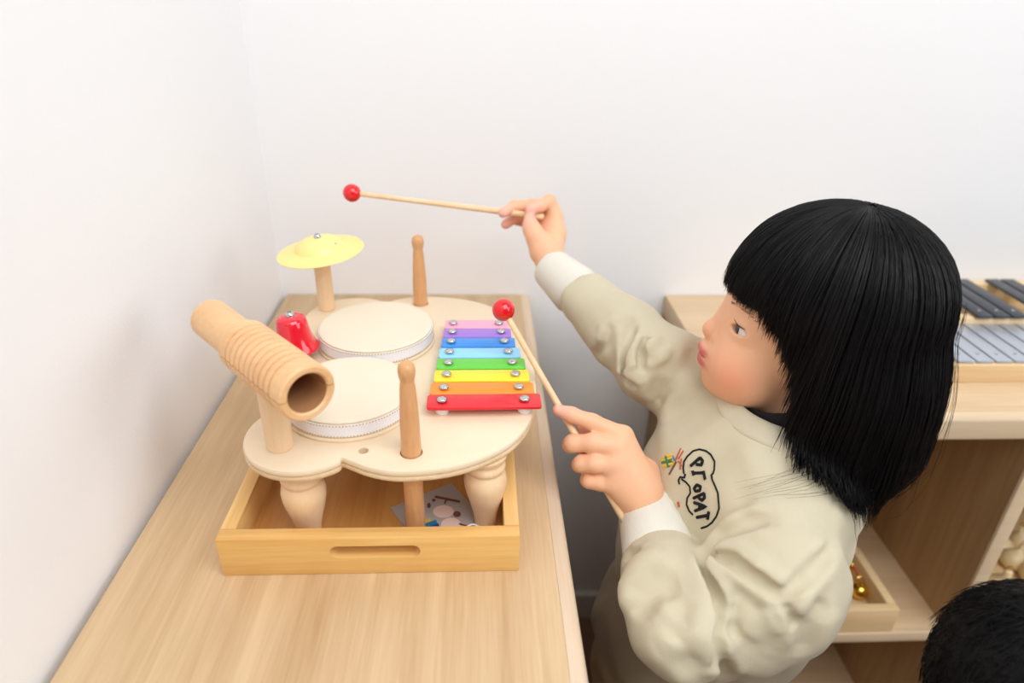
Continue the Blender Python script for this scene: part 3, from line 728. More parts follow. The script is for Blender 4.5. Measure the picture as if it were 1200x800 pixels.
# eyes
def eye_mat():
    m, nt, b = new_mat('eye'); N = nt.nodes.new; L = nt.links.new
    a_ = N('ShaderNodeAttribute'); a_.attribute_name = 'ring'
    cr = N('ShaderNodeValToRGB'); e = cr.color_ramp.elements
    cr.color_ramp.interpolation = 'LINEAR'
    e[0].position = .0; e[0].color = (.003, .002, .002, 1); e[1].position = 1; e[1].color = srgb(226, 220, 216)
    for p, c in ((.24, (.003, .002, .002, 1)), (.27, srgb(58, 36, 26)), (.50, srgb(40, 24, 18)), (.55, srgb(216, 208, 206))):
        q = e.new(p); q.color = c
    L(a_.outputs['Fac'], cr.inputs[0]); L(cr.outputs[0], b.inputs['Base Color']); b.inputs['Roughness'].default_value = .08
    return m
M['eye'] = eye_mat()
for s in (1, -1):
    c = hl(-.0345, s*.0322, .0234); bm = bmesh.new(); gz = nrm(HF-HL*s*.02-HU*.08); er = .0116*HS
    add_lathe(bm, [(er*math.sin(t), er*math.cos(t)) for t in np.linspace(0, math.pi, 32)], c, gz, 32)
    me = bm_mesh(bm); co = np.array([v.co for v in me.vertices]); ang = np.arccos(np.clip(((co-c)@gz)/er, -1, 1))
    r_at = me.attributes.new('ring', 'FLOAT', 'POINT'); r_at.data.foreach_set('value', (np.clip(ang/1.15, 0, 1)).astype(np.float32))
    link('eye', me, M['eye'], person)
    bm = bmesh.new()
    for i in range(26):
        t = (i/25-.5)*1.9; b0 = hl(-.0362, s*.0318, .0232)+HS*.0131*(math.cos(t)*math.cos(.36)*HF+math.sin(t)*math.cos(.36)*HL*s+math.sin(.36)*HU)
        dr = nrm(b0-c); add_tube(bm, [b0-dr*.0006, b0+dr*.0028-HU*.0006, b0+dr*.0052+HU*.0008], [.00042, .0003, .00008], 4)
    add_tube(bm, [hl(-.0362, s*.0318, .0232)+HS*.0130*(math.cos(t)*math.cos(.33)*HF+math.sin(t)*math.cos(.33)*HL*s+math.sin(.33)*HU) for t in np.linspace(-1.2, 1.15, 16)], [.0003+.0005*math.sin(math.pi*i/15) for i in range(16)], 6)
    obj('eyelashes', bm, M['hair'], person)
    bm = bmesh.new()
    for i in range(34):
        u_ = random.random(); y = s*(.014+.032*u_); z = .0415+.003*math.sin(u_*3)+random.uniform(-.0018, .0018)
        x = -.014-.032*u_**2; p0 = hl(x, y, z)
        for _ in range(6):
            e = float(Bd(p0)[0]); p0 = p0+HF*(-e)
        add_tube(bm, [p0, p0+HL*s*.004+HU*.0012+HF*.0004-HF*.003*u_], [.00022, .0001], 3)
    obj('eyebrow', bm, M['hair'], person)

# ------------------------------------------------------------------ sweatshirt
Sw = Solid()
Sw.ell(NECK-up*.115+TFW*.004, (.098, .108, .125), TX, .001)
Sw.ell(NECK-up*.185+TFW*.018, (.100, .110, .100), TX, .05)
Sw.chain([SL+A(0, 0, .0), NECK-up*.035+TFW*.010, SR], [.044, .056, .046], .04)
Sw.chain([NECK-TFW*.020-TL*.040+A(0, 0, -.045), NECK-TFW*.022+A(0, 0, -.030), NECK-TFW*.016+TL*.036+A(0, 0, -.052)], [.034, .038, .034], .03)
Sw.cone(SR+TFW*.02, NECK-up*.07+TFW*.075, .045, .045, .05)
EB = EL+ray(797, 738)*.040+A(.022, 0, .0)
Sw.chain([SL, EB*.55+SL*.45, EB], [.047, .050, .042], .022)
wl0 = WL+nrm(EL-WL)*.080
Sw.chain([EL, (EL+wl0)/2+A(0, 0, -.004), wl0], [.0400, .0430, .0380], .005)
Sw.chain([SR, ER], [.048, .042], .03)
wr0 = WR+nrm(ER-WR)*.072
Sw.chain([ER, (ER+wr0)/2, wr0], [.0405, .0380, .0330], .015)
Sw.chain([SL+A(.016, .004, -.030), A(.262, -.562, .66), A(.258, -.556, .58)], [.046, .046, .046], .03)
HEM = .595
Sw.plane((0, 0, HEM), (0, 0, -1), .012)
# neck opening
CN = nrm(A(0, 0, 1)*.90+TFW*.42); CG = NECK+A(-.009, -.002, .004)
Sw.cone(CG-CN*.02, CG+CN*.08, .046, .052, .006, 's')
sh0 = Solid(); sh0.ops = list(Sw.ops)
def on(pts, off=0): return [q for q in (Sw.hit(x, y, off=off) for x, y in pts) if q is not None]
def z1(pts, ox=680, oy=560, s=.3): return [(ox+x*s, oy+y*s) for x, y in pts]
jobs = []
def cr(pts, depth, w): jobs.append((on(pts), depth, w))
cr(z1([(490, 285), (484, 350), (512, 420), (528, 520), (524, 620), (540, 720)]), .016, .0055)
cr(z1([(490, 285), (560, 230), (640, 182), (740, 158)]), .009, .006)
cr(z1([(492, 300), (600, 326), (700, 400), (785, 462)]), .010, .0055)
cr(z1([(800, 480), (838, 590)]), .005, .006)
cr(z1([(790, 458), (900, 368), (985, 265)]), .006, .006)
cr(z1([(540, 640), (590, 560), (600, 480)]), .004, .006)
cr(z1([(560, 760), (545, 690)]), .006, .006)
cr(z1([(230, 560), (250, 470), (300, 420), (390, 410)]), .010, .013)
cr(z1([(430, 470), (400, 560), (350, 640)]), .008, .011)
cr(z1([(200, 520), (190, 430), (250, 340), (330, 290)]), -.007, .013)
cr(z1([(470, 480), (440, 590), (300, 660)]), -.007, .011)
cr(z1([(120, 230), (170, 290), (250, 310)]), .005, .005)
cr(z1([(640, 620), (700, 560), (760, 540)]), -.004, .012)
cr(z1([(600, 420), (660, 470), (700, 540)]), .004, .010)
cr(z1([(850, 700), (900, 560), (960, 470)]), .005, .010)
z2 = lambda pts: z1(pts, 600, 320, .25)
cr(z2([(470, 235), (440, 320), (395, 400)]), .004, .006)
cr(z2([(560, 235), (548, 330), (540, 430), (545, 510)]), .011, .0055)
cr(z2([(640, 300), (605, 370), (595, 460)]), .009, .005)
cr(z2([(730, 300), (640, 400), (600, 470)]), .005, .007)
cr(z2([(545, 420), (590, 540), (632, 660)]), .008, .006)
cr(z2([(870, 360), (760, 480), (660, 640), (620, 740)]), .006, .009)
cr(z2([(780, 330), (690, 470), (640, 600)]), .006, .008)
cr(z2([(500, 200), (450, 260), (400, 330)]), -.003, .007)
cr([(748, 640), (757, 612), (776, 600)], .0, .01)
for p, dd, w_ in jobs:
    if len(p) > 1 and dd: Sw.crease(p, dd, w_)
cph = rng.uniform(0, 6.28, 12)
def wrinkle(P):
    q = P*A(1, 1, 1); return .0011*np.sin(q@A(70, 45, 62)+2.2*np.sin(q@A(24, -40, 30)+cph[0])+cph[1])+.0008*np.sin(q@A(-60, 110, 48)+2*np.sin(q@A(40, 30, -36))+cph[2])
Sw.wave(wrinkle, NECK, 9)
sh_ = Solid(); sh_.ops = Sw.ops
# openings at the cuffs
Sw.cone(WL-nrm(EL-WL)*.03, WL+nrm(EL-WL)*.03, .0225, .0225, .003, 's')
Sw.cone(WR-nrm(ER-WR)*.03, WR+nrm(ER-WR)*.03, .0215, .0215, .003, 's')
sme, sv = skin_mesh(Sw, (.0, -.78, .54), (.46, -.12, .93), .0020)
sweat = link('sweatshirt', sme, M['sweat'], person)
print('sweat', len(sv), time.time()-T0)
def cuff(E_, W_, r0, r1, ln, back):
    ax = nrm(E_-W_); u, v, w = frame_of(ax); bm = bmesh.new(); n = 96; rows = []
    prof = [(r0-.0032, .004), (r0-.0030, .001), (r0-.0015, -.0004), (r0, .001), (r0+.0006, .006), (r0+(r1-r0)*.45, ln*.5), (r1, ln), (r1-.004, ln+.006), (r0-.004, ln*.9)]
    for r, h in prof:
        row = []
        for k in range(n):
            t = 2*math.pi*k/n; rr = r+(.00035*math.cos(48*t) if h > .002 else 0)
            row.append(bm.verts.new(W_-ax*back+ax*h+rr*(math.cos(t)*u+math.sin(t)*v)))
        rows.append(row)
    for i in range(len(rows)):
        a, b2 = rows[i], rows[(i+1) % len(rows)]
        for k in range(n): bm.faces.new((a[k], a[(k+1) % n], b2[(k+1) % n], b2[k]))
    return obj('cuff', bm, M['cuff'], sweat, ang=60)
cuff(EL, WL, .0272, .0330, .070, .010); cuff(ER, WR, .0240, .0300, .052, .006)
# collar rib and the black collar under it
def collar():
    u, v, w = frame_of(CN, HL); n = 240; rows = []; bm = bmesh.new()
    def drop(q):
        p = q+CN*.05
        for _ in range(60):
            e = float(sh0(p)[0])
            if e < 3e-4 or np.dot(p-q, CN) < -.022: break
            p = p-CN*max(e*.8, 2e-4)
        return p
    prof = [(.0485, -.002), (.0482, .0010), (.0492, .0020), (.053, .0023), (.060, .0022), (.0665, .0018), (.0685, .0010), (.0688, -.0016)]
    for r, hgt in prof:
        row = []
        for k in range(n):
            t = 2*math.pi*k/n; d = math.cos(t)*u+math.sin(t)*v; rr = max(r, .0525)
            p = drop(CG+d*rr); p = p+d*(r-rr)+CN*(hgt+(.0003 if (k//2) % 2 and hgt > .002 else 0))
            row.append(p)
        R_ = np.array(row); K = 6
        R_ = sum(np.roll(R_, q, 0) for q in range(-K, K+1))/(2*K+1)*.9+R_*.1 if False else R_
        rows.append([bm.verts.new(p) for p in R_])
    for i in range(len(rows)):
        a, b2 = rows[i], rows[(i+1) % len(rows)]
        for k in range(n): bm.faces.new((a[k], a[(k+1) % n], b2[(k+1) % n], b2[k]))
    return obj('collar', bm, M['rib'], sweat, ang=70)
collar()
ub = Solid(); ub.torus(CG+CN*.019, CN, .0435, .0038, flat=3.8)
ume, _ = skin_mesh(ub, CG-.1, CG+.1, .0016); link('undershirt_collar', ume, M['black_cloth'], person)
# waist rib
wb = Solid()
# print on the chest
def zp(pts): return [(770+x*.15, 510+y*.15) for x, y in pts]
def stroke(bm, pts, w, off=.0006):
    P = []
    pts = zp(pts); dens = []
    for a, b2 in zip(pts, pts[1:]):
        for t in np.linspace(0, 1, 5)[:-1]: dens.append((a[0]+(b2[0]-a[0])*t, a[1]+(b2[1]-a[1])*t))
    dens.append(pts[-1])
    for x, y in dens:
        q = SwP.hit(x, y)
        if q is not None: P.append(q)
    if len(P) > 1: add_tube(bm, P, w, 6)
SwP = sh_
bm = bmesh.new()
stroke(bm, [(210, 300), (205, 255), (210, 205), (235, 165), (280, 122), (330, 108), (380, 120), (420, 150), (450, 205), (446, 270), (436, 298), (424, 310), (432, 350), (455, 400), (475, 450), (480, 510), (485, 570), (465, 630), (430, 680), (390, 710), (345, 725)], .0009)
stroke(bm, [(220, 300), (215, 330), (180, 325), (168, 350), (175, 382)], .0009)
stroke(bm, [(190, 340), (225, 365), (255, 400), (260, 450), (235, 490), (230, 540), (250, 590), (280, 620)], .0009)
obj('speech_bubble_print', bm, M['black_cloth'], sweat)
bm = bmesh.new(); lw = .0015
for s_ in ([(262, 240), (338, 172)], [(335, 172), (356, 198), (346, 232), (306, 226)], [(276, 276), (288, 312)], [(280, 294), (368, 292)], [(362, 280), (376, 345)],
           [(290, 415), (312, 386), (340, 400), (336, 430), (302, 436), (290, 415)], [(285, 490), (368, 452)], [(368, 452), (372, 486), (350, 508), (326, 488)],
           [(290, 525), (384, 556), (296, 590)], [(338, 542), (330, 580)], [(310, 640), (398, 624)], [(405, 595), (396, 656)]): stroke(bm, s_, lw)
obj('lettering_print', bm, M['black_cloth'], sweat)
for nm, col, strokes, w in (('yellow', (236, 196, 70), [[(45, 180), (120, 150)], [(42, 200), (125, 172)], [(44, 222), (128, 195)], [(55, 240), (125, 218)]], .0017),
                            ('green', (60, 130, 90), [[(45, 215), (125, 195)], [(75, 165), (95, 245)]], .0022), ('blue', (70, 120, 190), [[(120, 160), (140, 195)]], .001),
                            ('red', (190, 90, 60), [[(185, 100), (150, 180), (140, 200)], [(205, 120), (165, 185)], [(190, 180), (180, 265)], [(165, 200), (195, 240)]], .0008),
                            ('brown', (110, 80, 60), [[(150, 205), (95, 305)]], .001), ('rust', (190, 80, 40), [[(165, 520), (172, 560)]], .0012)):
    bm = bmesh.new()
    for s_ in strokes: stroke(bm, s_, w)
    if len(bm.verts): o = obj('embroidery', bm, plain(nm+'_thread', srgb(*col), .8), sweat); o['label'] = nm+' embroidery stitches'
    else: bm.free()

# ------------------------------------------------------------------ trousers and shoes
Pn = Solid(); Pn.ell(PEL+A(0, 0, .02)-TFW*.004, (.086, .112, .10), TX, .02)
Pn.ell(PEL+A(0, 0, .09)+TFW*.006, (.080, .105, .06), TX, .03)
for hip, knee, ank, toe in LEGS: Pn.chain([hip, knee+TFW*.006, A(ank[0], ank[1], .085)], [.066, .053, .045], .03)
Pn.wave(lambda P: .0018*np.sin(P@A(20, 30, 95)+2*np.sin(P@A(40, -50, 10))), PEL, 9)
pme, _ = skin_mesh(Pn, (.0, -.72, .02), (.42, -.25, .66), .004); link('trousers', pme, M['pants'], person)
for hip, knee, ank, toe in LEGS:
    s_ = Solid(); a0 = A(ank[0], ank[1], .034)-TFW*.014
    s_.cone(a0, A(toe[0], toe[1], .026)+TFW*.004, .033, .027, .01); s_.cone(a0, A(ank[0], ank[1], .075), .034, .031, .02); s_.plane((0, 0, .001), (0, 0, -1), .002)
    mm, _ = skin_mesh(s_, A(*(ank[:2]-.2), -.01), A(*(ank[:2]+.2), .14), .004); link('shoe', mm, M['white_plastic'], person)

# ------------------------------------------------------------------ hair
HC = (-.103, .060)                                       # cranium centre in head coordinates (forward, up)
hu0 = A(0, 0, 1); HGF = nrm(HF-hu0*np.dot(HF, hu0)*.5); HGU = nrm(np.cross(HGF, HL))   # the bob hangs half with the head, half with gravity
HCW = hl(HC[0], 0, HC[1])
def hem(al):
    a = abs(al)                                          # degrees from the face: fringe, face-framing sides, bob
    z = np.interp(a, [0, 20, 34, 46, 56, 64, 71, 79, 88, 130, 180], [.014, .010, -.001, -.014, -.028, -.045, -.072, -.142, -.188, -.174, -.150])
    return z
def hair_path(al, s, n=16, dz=0, curl=1.0, dal=0, wob=0, ph=0, start=.0):
    """one lock: from the crown over the skull and down to its hem; s = 0 next to the scalp .. 1 outermost"""
    t = np.linspace(start, 1, n); alr = np.radians(al+dal*t**2)
    ca, sa = np.cos(alr), np.sin(alr)
    rf = np.where(ca > 0, .090+.004+.009*s, .094+.0045+.014*s); rl = .0735+.0035+.018*s
    Rr = 1/np.sqrt((ca/rf)**2+(sa/rl)**2)
    zh = hem(al)+dz; top = .0890+.006+.005*s
    cap = top*math.pi/2*.95; down = max(.002, -zh)
    L_ = cap+down; d = t*L_
    psi = np.clip(d/cap, 0, 1)*math.pi/2
    r = Rr*np.sin(psi)**.92; z = top*np.cos(psi)
    e = np.maximum(d-cap, 0); z = z-e
    el = e/max(down, .05)
    side = np.clip((abs(al)-64)/20, 0, 1)
    bul = 1+side*(.10*np.sin(np.clip(e/.09, 0, 1)*math.pi/1.6)) + side*np.clip((abs(al)-85)/40, 0, 1)*.21*np.clip(e/.16, 0, 1) - side*curl*.22*np.clip((e-.75*down)/max(.25*down, .01), 0, 1)**2*np.clip((abs(al)-75)/30, 0, 1)
    bul = bul - (1-side)*.035*np.clip(e/.03, 0, 1)
    r = r*bul
    r = r+wob*np.sin(t*7+ph)*t
    X = r*ca; Y = r*sa
    x0 = -.006*(1-np.sin(psi))                           # crown sits a little behind the top
    return HCW+HS*(np.outer(X+x0-.004, HGF)+np.outer(Y, HL)+np.outer(z, HGU))
bm = bmesh.new()
# the under-layer: a closed cap
na, ntt = 120, 26; rows = []
for i in range(na):
    al = -180+360*i/na; rows.append([bm.verts.new(p) for p in hair_path(al, .25, ntt, start=.002)])
rin = []
for i in range(na):
    al = -180+360*i/na; rin.append([bm.verts.new(p) for p in hair_path(al, -.25, ntt, start=.002)])
for i in range(na):
    a, b2 = rows[i], rows[(i+1) % na]; c, d2 = rin[i], rin[(i+1) % na]
    for k in range(ntt-1):
        bm.faces.new((a[k], a[k+1], b2[k+1], b2[k])); bm.faces.new((c[k], d2[k], d2[k+1], c[k+1]))
    bm.faces.new((a[-1], c[-1], d2[-1], b2[-1]))
bm.faces.new([r[0] for r in rows])
cap_me = bm_mesh(bm, 'cap')
# the strands
NV, NF = [], []; nvert = 0
def strand_arrays(paths, rad):
    global nvert
    for P, w in zip(paths, rad):
        n = len(P); T = np.gradient(P, axis=0); T /= vnorm(T)[:, None]
        ref = P-HCW; U = np.cross(T, ref); U /= np.maximum(vnorm(U), 1e-9)[:, None]; Vv = np.cross(T, U)
        prof = w*np.minimum(1, np.linspace(1.0, .0, n)**.5*1.15+.12)
        ring = np.stack([P+prof[:, None]*(math.cos(a)*1.5*U+math.sin(a)*.8*Vv) for a in (0.52, 2.62, 4.71)], 1)
        NV.append(ring.reshape(-1, 3))
        i = np.arange(n-1)[:, None]*3; k = np.arange(3)[None]; k2 = (k+1) % 3
        NF.append(np.stack([nvert+i+k, nvert+i+k2, nvert+i+3+k2, nvert+i+3+k], -1).reshape(-1, 4)); nvert += n*3
paths, rads = [], []
NS = 8000
for i in range(NS):
    al = rng.uniform(-180, 180)
    if abs(al) < 55 and rng.random() < .25: al *= 1.5
    cl_ = round(al/4.0)*4.0; al2 = cl_+(al-cl_)*.75     # strands gather into locks
    s = rng.beta(2.2, 1.4); sd_ = math.sin(cl_*12.9898)*43758.5; sd_ -= math.floor(sd_)
    front = abs(al) < 50
    dz = (rng.normal(0, .0035) if front else rng.normal(0, .0042)-.004*(sd_-.5))
    paths.append(hair_path(al2, s, 18, dz, curl=rng.uniform(.75, 1.2), dal=rng.normal(0, 2.5)+(sd_-.5)*5, wob=rng.normal(0, .0012), ph=rng.uniform(0, 6), start=rng.uniform(.01, .22)))
    rads.append(rng.uniform(.0003, .0006))
# flyaways: thin hairs standing off the back and flicking forward over the shoulder
for i in range(30):
    al = rng.uniform(100, 200); paths.append(hair_path(al, 1.0+rng.uniform(.0, .4), 20, rng.normal(0, .008), curl=rng.uniform(.3, 1), dal=rng.normal(0, 8), wob=rng.normal(0, .004), ph=rng.uniform(0, 6), start=.4)); rads.append(.00022)
for i in range(46):
    al = rng.uniform(88, 120); P = hair_path(al, rng.uniform(.3, .9), 24, rng.uniform(-.012, .004), curl=.2)
    t = np.clip((np.linspace(0, 1, 24)-.72)/.28, 0, 1); fl = rng.uniform(.01, .05)
    P = P+np.outer(t**2*fl, HGF)+np.outer(t**2*fl*rng.uniform(.0, .25), HL)+np.outer(t**2*fl*.42, A(0, 0, 1)); paths.append(P); rads.append(.0003 if i % 3 else .0006)
for i in range(14):
    al = rng.uniform(76, 86); P = hair_path(al, rng.uniform(.2, .5), 20, -rng.uniform(.02, .06)); paths.append(P); rads.append(.00025)
# hair that reaches the shirt lies on it instead of running through it
pts_ = np.concatenate(paths); low = np.where(pts_[:, 2] < HCW[2]-.06)[0]
for _ in range(4):
    q = pts_[low]; dq = np.concatenate([sh0(q[i:i+20000]) for i in range(0, len(q), 20000)]); hitm = dq < .006
    w_i = low[hitm]; q = pts_[w_i]; e_ = 1e-3
    gr = np.stack([np.concatenate([sh0(q[i:i+20000]+o) for i in range(0, len(q), 20000)]) for o in np.eye(3)*e_], 1)-dq[hitm][:, None]
    gr /= np.maximum(vnorm(gr), 1e-9)[:, None]; gr = gr*.7+HL*.5+A(0, 0, .15); gr /= vnorm(gr)[:, None]
    pts_[w_i] = q+gr*np.minimum(.006+rng.uniform(0, .004, len(q))-dq[hitm], .014)[:, None]
sp_ = np.cumsum([0]+[len(p) for p in paths]); paths = [pts_[a:b] for a, b in zip(sp_, sp_[1:])]
strand_arrays(paths, rads)
NVa = np.concatenate(NV); NFa = np.concatenate(NF)
cv = np.empty(len(cap_me.vertices)*3, np.float32); cap_me.vertices.foreach_get('co', cv); cv = cv.reshape(-1, 3)
lt = np.empty(len(cap_me.loops), np.int32); cap_me.loops.foreach_get('vertex_index', lt)
ls = np.empty(len(cap_me.polygons), np.int32); cap_me.polygons.foreach_get('loop_start', ls)
hm = bpy.data.meshes.new('hair'); allv = np.concatenate([NVa, cv]).astype(np.float32)
hm.vertices.add(len(allv)); hm.vertices.foreach_set('co', allv.ravel())
li = np.concatenate([NFa.ravel(), lt+len(NVa)]).astype(np.int32); hm.loops.add(len(li)); hm.loops.foreach_set('vertex_index', li)
st = np.concatenate([np.arange(0, NFa.size, 4), ls+NFa.size]).astype(np.int32); hm.polygons.add(len(st)); hm.polygons.foreach_set('loop_start', st)
hm.update(calc_edges=True); bpy.data.meshes.remove(cap_me)
link('hair', hm, M['hair'], person)
print('hair', len(allv), time.time()-T0)

# ------------------------------------------------------------------ what stands on and in the shelf
glk = empty('glockenspiel', (.86, -.15, TZ), 'large table glockenspiel with silver and black bars on the open shelf top', 'glockenspiel')
gx0, gx1, gy0, gy1 = .600, 1.19, -.278, -.030
M['glockwood'] = wood('glockenspiel_wood', srgb(244, 218, 176), srgb(228, 194, 146), 'x', 18, 18, .4, .2, seed=31)
obj('front_rail', box((gx0, gy0, TZ), (gx1, gy0+.016, TZ+.026), .002), M['glockwood'], glk)
obj('back_rail', box((gx0, gy1-.016, TZ), (gx1, gy1, TZ+.040), .002), M['glockwood'], glk)
obj('middle_rail', box((gx0+.012, -.166, TZ), (gx1-.012, -.150, TZ+.038), .002), M['glockwood'], glk)
for x in (gx0, gx1-.014): obj('side_rail', box((x, gy0+.016, TZ), (x+.014, gy1-.016, TZ+.030), .002), M['glockwood'], glk)
obj('base_board', box((gx0+.014, gy0+.016, TZ), (gx1-.014, gy1-.016, TZ+.006)), M['glockwood'], glk)
k = 0; x = gx0+.010
while x < gx1-.03:
    w_ = .0252; b_ = obj('silver_bar', box((x, gy0+.004, TZ+.0262), (x+w_-.0034, -.152+.0015*0, TZ+.0302), .0012), M['silver_bar'], glk)
    obj('pin', lathe([(0, 0), (.0022, 0), (.0020, .0012), (0, .0016)], (x+w_/2-.0017, gy0+.022, TZ+.0302), n=12), M['steel'], b_)
    x += w_; k += 1
for i in range(k-1):
    if i % 7 in (2, 6): continue
    xb = gx0+.010+(i+1)*.0252
    b_ = obj('black_bar', box((xb-.0108, -.172, TZ+.0402), (xb+.0108, -.036, TZ+.0444), .0012), M['black_bar'], glk)
    obj('pin', lathe([(0, 0), (.0024, 0), (.0022, .0012), (0, .0016)], (xb, -.155, TZ+.0444), n=12), M['steel'], b_)
# golden bells in the shelf tray
def gold_bell(px, py, z, r, lab, lean):
    p = onz(px, py, z+r); o = empty('jingle_bell', (p[0], p[1], z), lab, 'bell', 'golden bells in the shelf tray')
    bm = bmesh.new(); add_sphere(bm, p, r, 28, 18); obj('shell', bm, M['gold'], o, ang=180)
    ax = nrm(A(*lean)); bm = bmesh.new()
    tl = [p+ax*(r*.9)+A(0, 0, 0)+ (math.cos(t)*ax-ax+math.sin(t)*A(1, 0, 0))*-.006 for t in np.linspace(0, 2*math.pi, 20)]
    add_tube(bm, tl, .0011, 8); obj('loop', bm, M['gold'], o)
    bm = bmesh.new(); q0 = p+ax*(r+.010)
    add_tube(bm, [q0, q0+ax*.012+A(-.006, .006, 0), q0+ax*.016+A(-.012, .018, -.006), A(q0[0]-.010, q0[1]+.034, z+.0016)], .0013, 8); obj('red_cord', bm, M['cord_red'], o)
gold_bell(1007, 692, MZ+.007, .0125, 'golden jingle bell with red cord nearest the front of the shelf tray', (-.1, .3, 1))
gold_bell(998, 662, MZ+.007, .0115, 'golden jingle bell farther back in the shelf tray, against the child\'s sleeve', (-.4, .3, .9))
# onion-shaped shakers in the right-hand tray
def shaker(px, py, z, r, lab, tilt):
    p = onz(px, py, z+r*.85); ax = nrm(A(*tilt))
    pr = [(0, 0), (r*.45, .01*r), (r*.80, r*.22), (r*.98, r*.62), (r, r*.85), (r*.92, r*1.18), (r*.70, r*1.48), (r*.42, r*1.70), (r*.26, r*1.86), (r*.20, r*2.05), (r*.22, r*2.28), (r*.14, r*2.36), (0, r*2.38)]
    o = empty('wooden_shaker', (p[0], p[1], z), lab, 'shaker', 'onion-shaped shakers in the right tray'); c = p-ax*r*.85
    obj('body', lathe(pr, c, ax, 40), M['cream_wood'], o, ang=80)
    bm = bmesh.new(); q = c+ax*r*2.36
    add_tube(bm, [q+(math.cos(t)-1)*A(0, 0, -.004)+math.sin(t)*A(.004, 0, 0) for t in np.linspace(0, 2*math.pi, 16)], .0008, 6); obj('loop', bm, M['cord_red'] if False else M['gold'], o)
sz = MZ+.007
shaker(1172, 692, sz, .027, 'largest cream onion-shaped shaker, standing at the front of the right tray', (.0, .05, 1))
shaker(1188, 655, sz, .019, 'small cream shaker just behind the largest onion-shaped one', (.25, .1, 1))
shaker(1196, 634, sz, .019, 'small cream shaker deepest in the right tray', (-.2, .2, 1))
shaker(1216, 672, sz, .024, 'cream shaker leaning at the right edge of the photo', (.4, .1, 1))
shaker(1174, 640, sz, .017, 'small cream shaker against the shelf divider', (.1, .3, 1))

# ------------------------------------------------------------------ the second child, only hair in view
H2 = at(1222, 822, .50)
p2 = empty('person', (H2[0], H2[1], 0), 'black-haired child at the bottom right corner, only the top of the head in view', 'person')
Q = Solid(); f2 = nrm(A(.25, 1, 0)); l2 = nrm(A(-1, .25, 0)); X2 = np.array([f2, l2, A(0, 0, 1)])
h2 = lambda x, y, z: H2+x*f2+y*l2+A(0, 0, z)
Q.ell(h2(-.004, 0, .0), (.082, .066, .078), X2, .001); Q.ell(h2(.030, 0, -.050), (.046, .052, .060), X2, .02)
Q.ball(h2(.058, 0, -.092), .013, .02); Q.ball(h2(.080, 0, -.046), .008, .008); Q.ell(h2(.066, 0, -.075), (.012, .015, .006), X2, .008)
for s in (1, -1): Q.ell(h2(0, s*.066, -.035), (.015, .008, .025), X2, .006)
Q.cone(h2(-.012, 0, -.06), h2(-.015, 0, -.145), .033, .036, .02)
gz2 = H2[2]; 
sh2 = [h2(-.012, s*.092, -.165) for s in (1, -1)]; hip2 = A(H2[0]-.012, H2[1]-.02, gz2*.53)
Q.ell(h2(-.012, 0, -.225), (.058, .082, .085), X2, .03); Q.ell((h2(-.012, 0, -.225)+hip2)/2, (.056, .076, .085), X2, .04); Q.ell(hip2, (.060, .082, .07), X2, .04)
for s, S_ in zip((1, -1), sh2):
    el = S_+f2*.03+l2*s*.012+A(0, 0, -.145); wr = el+f2*.085-l2*s*.02+A(0, 0, -.03)
    Q.chain([h2(-.012, 0, -.155), S_, el, wr], [.036, .029, .024, .017], .012)
    Q.chain([wr, wr+f2*.038], [.017, .016], .008)
    for i, yy in enumerate((-.012, -.004, .004, .012)): Q.chain([wr+f2*.036+l2*yy, wr+f2*.058+l2*yy*1.1+A(0, 0, -.006), wr+f2*(.072-.004*abs(i-1.5))+l2*yy*1.1+A(0, 0, -.018)], [.0075, .0068, .0052], .002)
    Q.chain([wr+f2*.010-l2*s*.012, wr+f2*.036-l2*s*.026, wr+f2*.052-l2*s*.028+A(0, 0, -.006)], [.0095, .0080, .0060], .006)
    hp2 = hip2+l2*s*.042+A(0, 0, -.02); kn = A(*(hip2[:2]+l2[:2]*s*.046), gz2*.29)+f2*.010; an = A(*(hip2[:2]+l2[:2]*s*.046), .05)
    Q.chain([hp2, kn, an], [.050, .034, .023], .02); Q.chain([an, A(an[0], an[1], .022)+f2*.085], [.022, .018], .012)
qme, qv = skin_mesh(Q, (H2[0]-.22, H2[1]-.2, -.01), (H2[0]+.22, H2[1]+.28, H2[2]+.12), .003)
tn = np.zeros((len(qv), 4), np.float32); qme.color_attributes.new('tint', 'FLOAT_COLOR', 'POINT').data.foreach_set('color', tn.ravel())
link('body', qme, M['skin'], p2)
cz = Solid(); cz.ell(h2(-.012, 0, -.235), (.074, .098, .098), X2, .03); cz.ell((h2(-.012, 0, -.225)+hip2)/2, (.072, .092, .095), X2, .04); cz.ell(hip2+A(0, 0, .03), (.074, .096, .06), X2, .04)
for s, S_ in zip((1, -1), sh2):
    el = S_+f2*.03+l2*s*.012+A(0, 0, -.145); wr = el+f2*.085-l2*s*.02+A(0, 0, -.03); cz.chain([h2(-.012, 0, -.165), S_, el, wr-nrm(wr-el)*.02], [.05, .040, .034, .028], .02)
cz.plane((0, 0, hip2[2]-.02), (0, 0, -1), .01)
me_, _ = skin_mesh(cz, (H2[0]-.22, H2[1]-.2, .1), (H2[0]+.22, H2[1]+.28, H2[2]+.0), .004); M['grey_knit'] = fabric('grey_knit', srgb(120, 118, 120)); link('sweater', me_, M['grey_knit'], p2)
tz = Solid(); tz.ell(hip2, (.070, .092, .07), X2, .02)
for s in (1, -1):
    hp2 = hip2+l2*s*.042+A(0, 0, -.02); kn = A(*(hip2[:2]+l2[:2]*s*.046), gz2*.29)+f2*.010; an = A(*(hip2[:2]+l2[:2]*s*.046), .06); tz.chain([hp2, kn, an], [.060, .044, .036], .02)
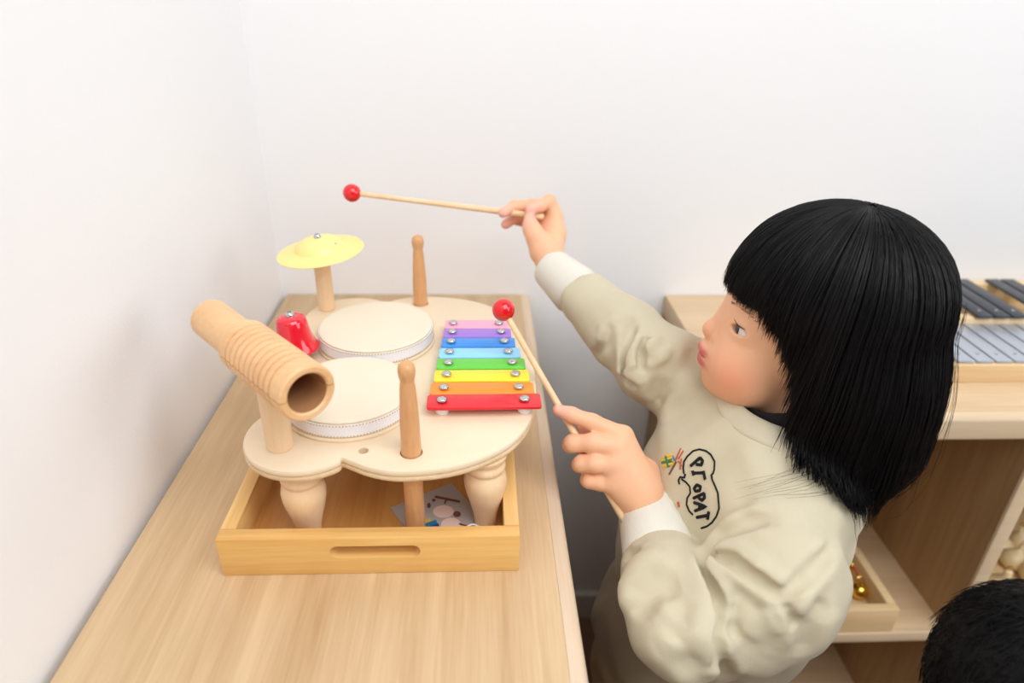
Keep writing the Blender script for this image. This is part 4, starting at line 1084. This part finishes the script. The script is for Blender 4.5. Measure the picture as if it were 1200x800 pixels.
me_, _ = skin_mesh(tz, (H2[0]-.22, H2[1]-.2, .0), (H2[0]+.22, H2[1]+.28, hip2[2]+.12), .004); M['navy'] = fabric('navy_cloth', srgb(44, 50, 70)); link('trousers', me_, M['navy'], p2)
hb = Solid(); hb.ell(h2(-.010, 0, .004), (.092, .076, .086), X2, .001); hb.ell(h2(-.035, 0, -.055), (.062, .074, .062), X2, .03)
hb.ell(h2(.085, 0, -.075), (.06, .056, .072), X2, .01, 's')
me_, _ = skin_mesh(hb, H2-.16, H2+.16, .004); hair2 = link('hair', me_, M['hair'], p2)
bm = bmesh.new()
for i in range(4200):                                        # short loose hairs standing off the crown
    th, ph = rng.uniform(0, 2*math.pi), math.acos(rng.uniform(-.25, 1)); d = A(math.sin(ph)*math.cos(th), math.sin(ph)*math.sin(th), math.cos(ph))
    p = H2+A(0, 0, .004)-f2*.010+(d@X2.T*A(.090, .074, .084))@X2; v_ = A(rng.normal(0, .5), rng.normal(0, .5), -1); t_ = nrm(nrm(v_-d*np.dot(v_, d))+d*rng.uniform(-.02, .16))
    L2 = rng.uniform(.015, .035); add_tube(bm, [p, p+t_*L2*.5+d*.0015, p+t_*L2-d*.003], [.0005, .0004, .0001], 3, cap=False)
obj('loose_hair', bm, M['hair'], hair2, ang=180)


# ------------------------------------------------------------------ light
W = bpy.data.worlds.new('world'); SC.world = W; W.use_nodes = True
bg = W.node_tree.nodes['Background']; bg.inputs[0].default_value = (1, .97, .93, 1); bg.inputs[1].default_value = .10
def area(name, loc, tgt, sx, sy, power, col):
    l = bpy.data.lights.new(name, 'AREA'); l.shape = 'RECTANGLE'; l.size = sx; l.size_y = sy; l.energy = power; l.color = col
    o = bpy.data.objects.new(name, l); COL.objects.link(o); o.location = loc
    d = Vector(tgt)-Vector(loc); o.rotation_euler = d.to_track_quat('-Z', 'Y').to_euler(); return o
area('window_light', (2.6, -1.5, 1.8), (0, -.3, .9), 1.8, 1.5, 29, (.95, .975, 1))
area('ceiling_light', (.65, -1.45, 2.55), (.05, -.35, .9), 1.5, 1.5, 38, (.97, .985, 1))
SC.view_settings.view_transform = 'Standard'; SC.view_settings.look = 'None'; SC.view_settings.exposure = 0; SC.view_settings.gamma = 1
SC.view_settings.use_curve_mapping = False
SC.cycles.use_denoising = True
SC.cycles.max_bounces = 8; SC.cycles.diffuse_bounces = 5
print('script seconds', time.time()-T0)
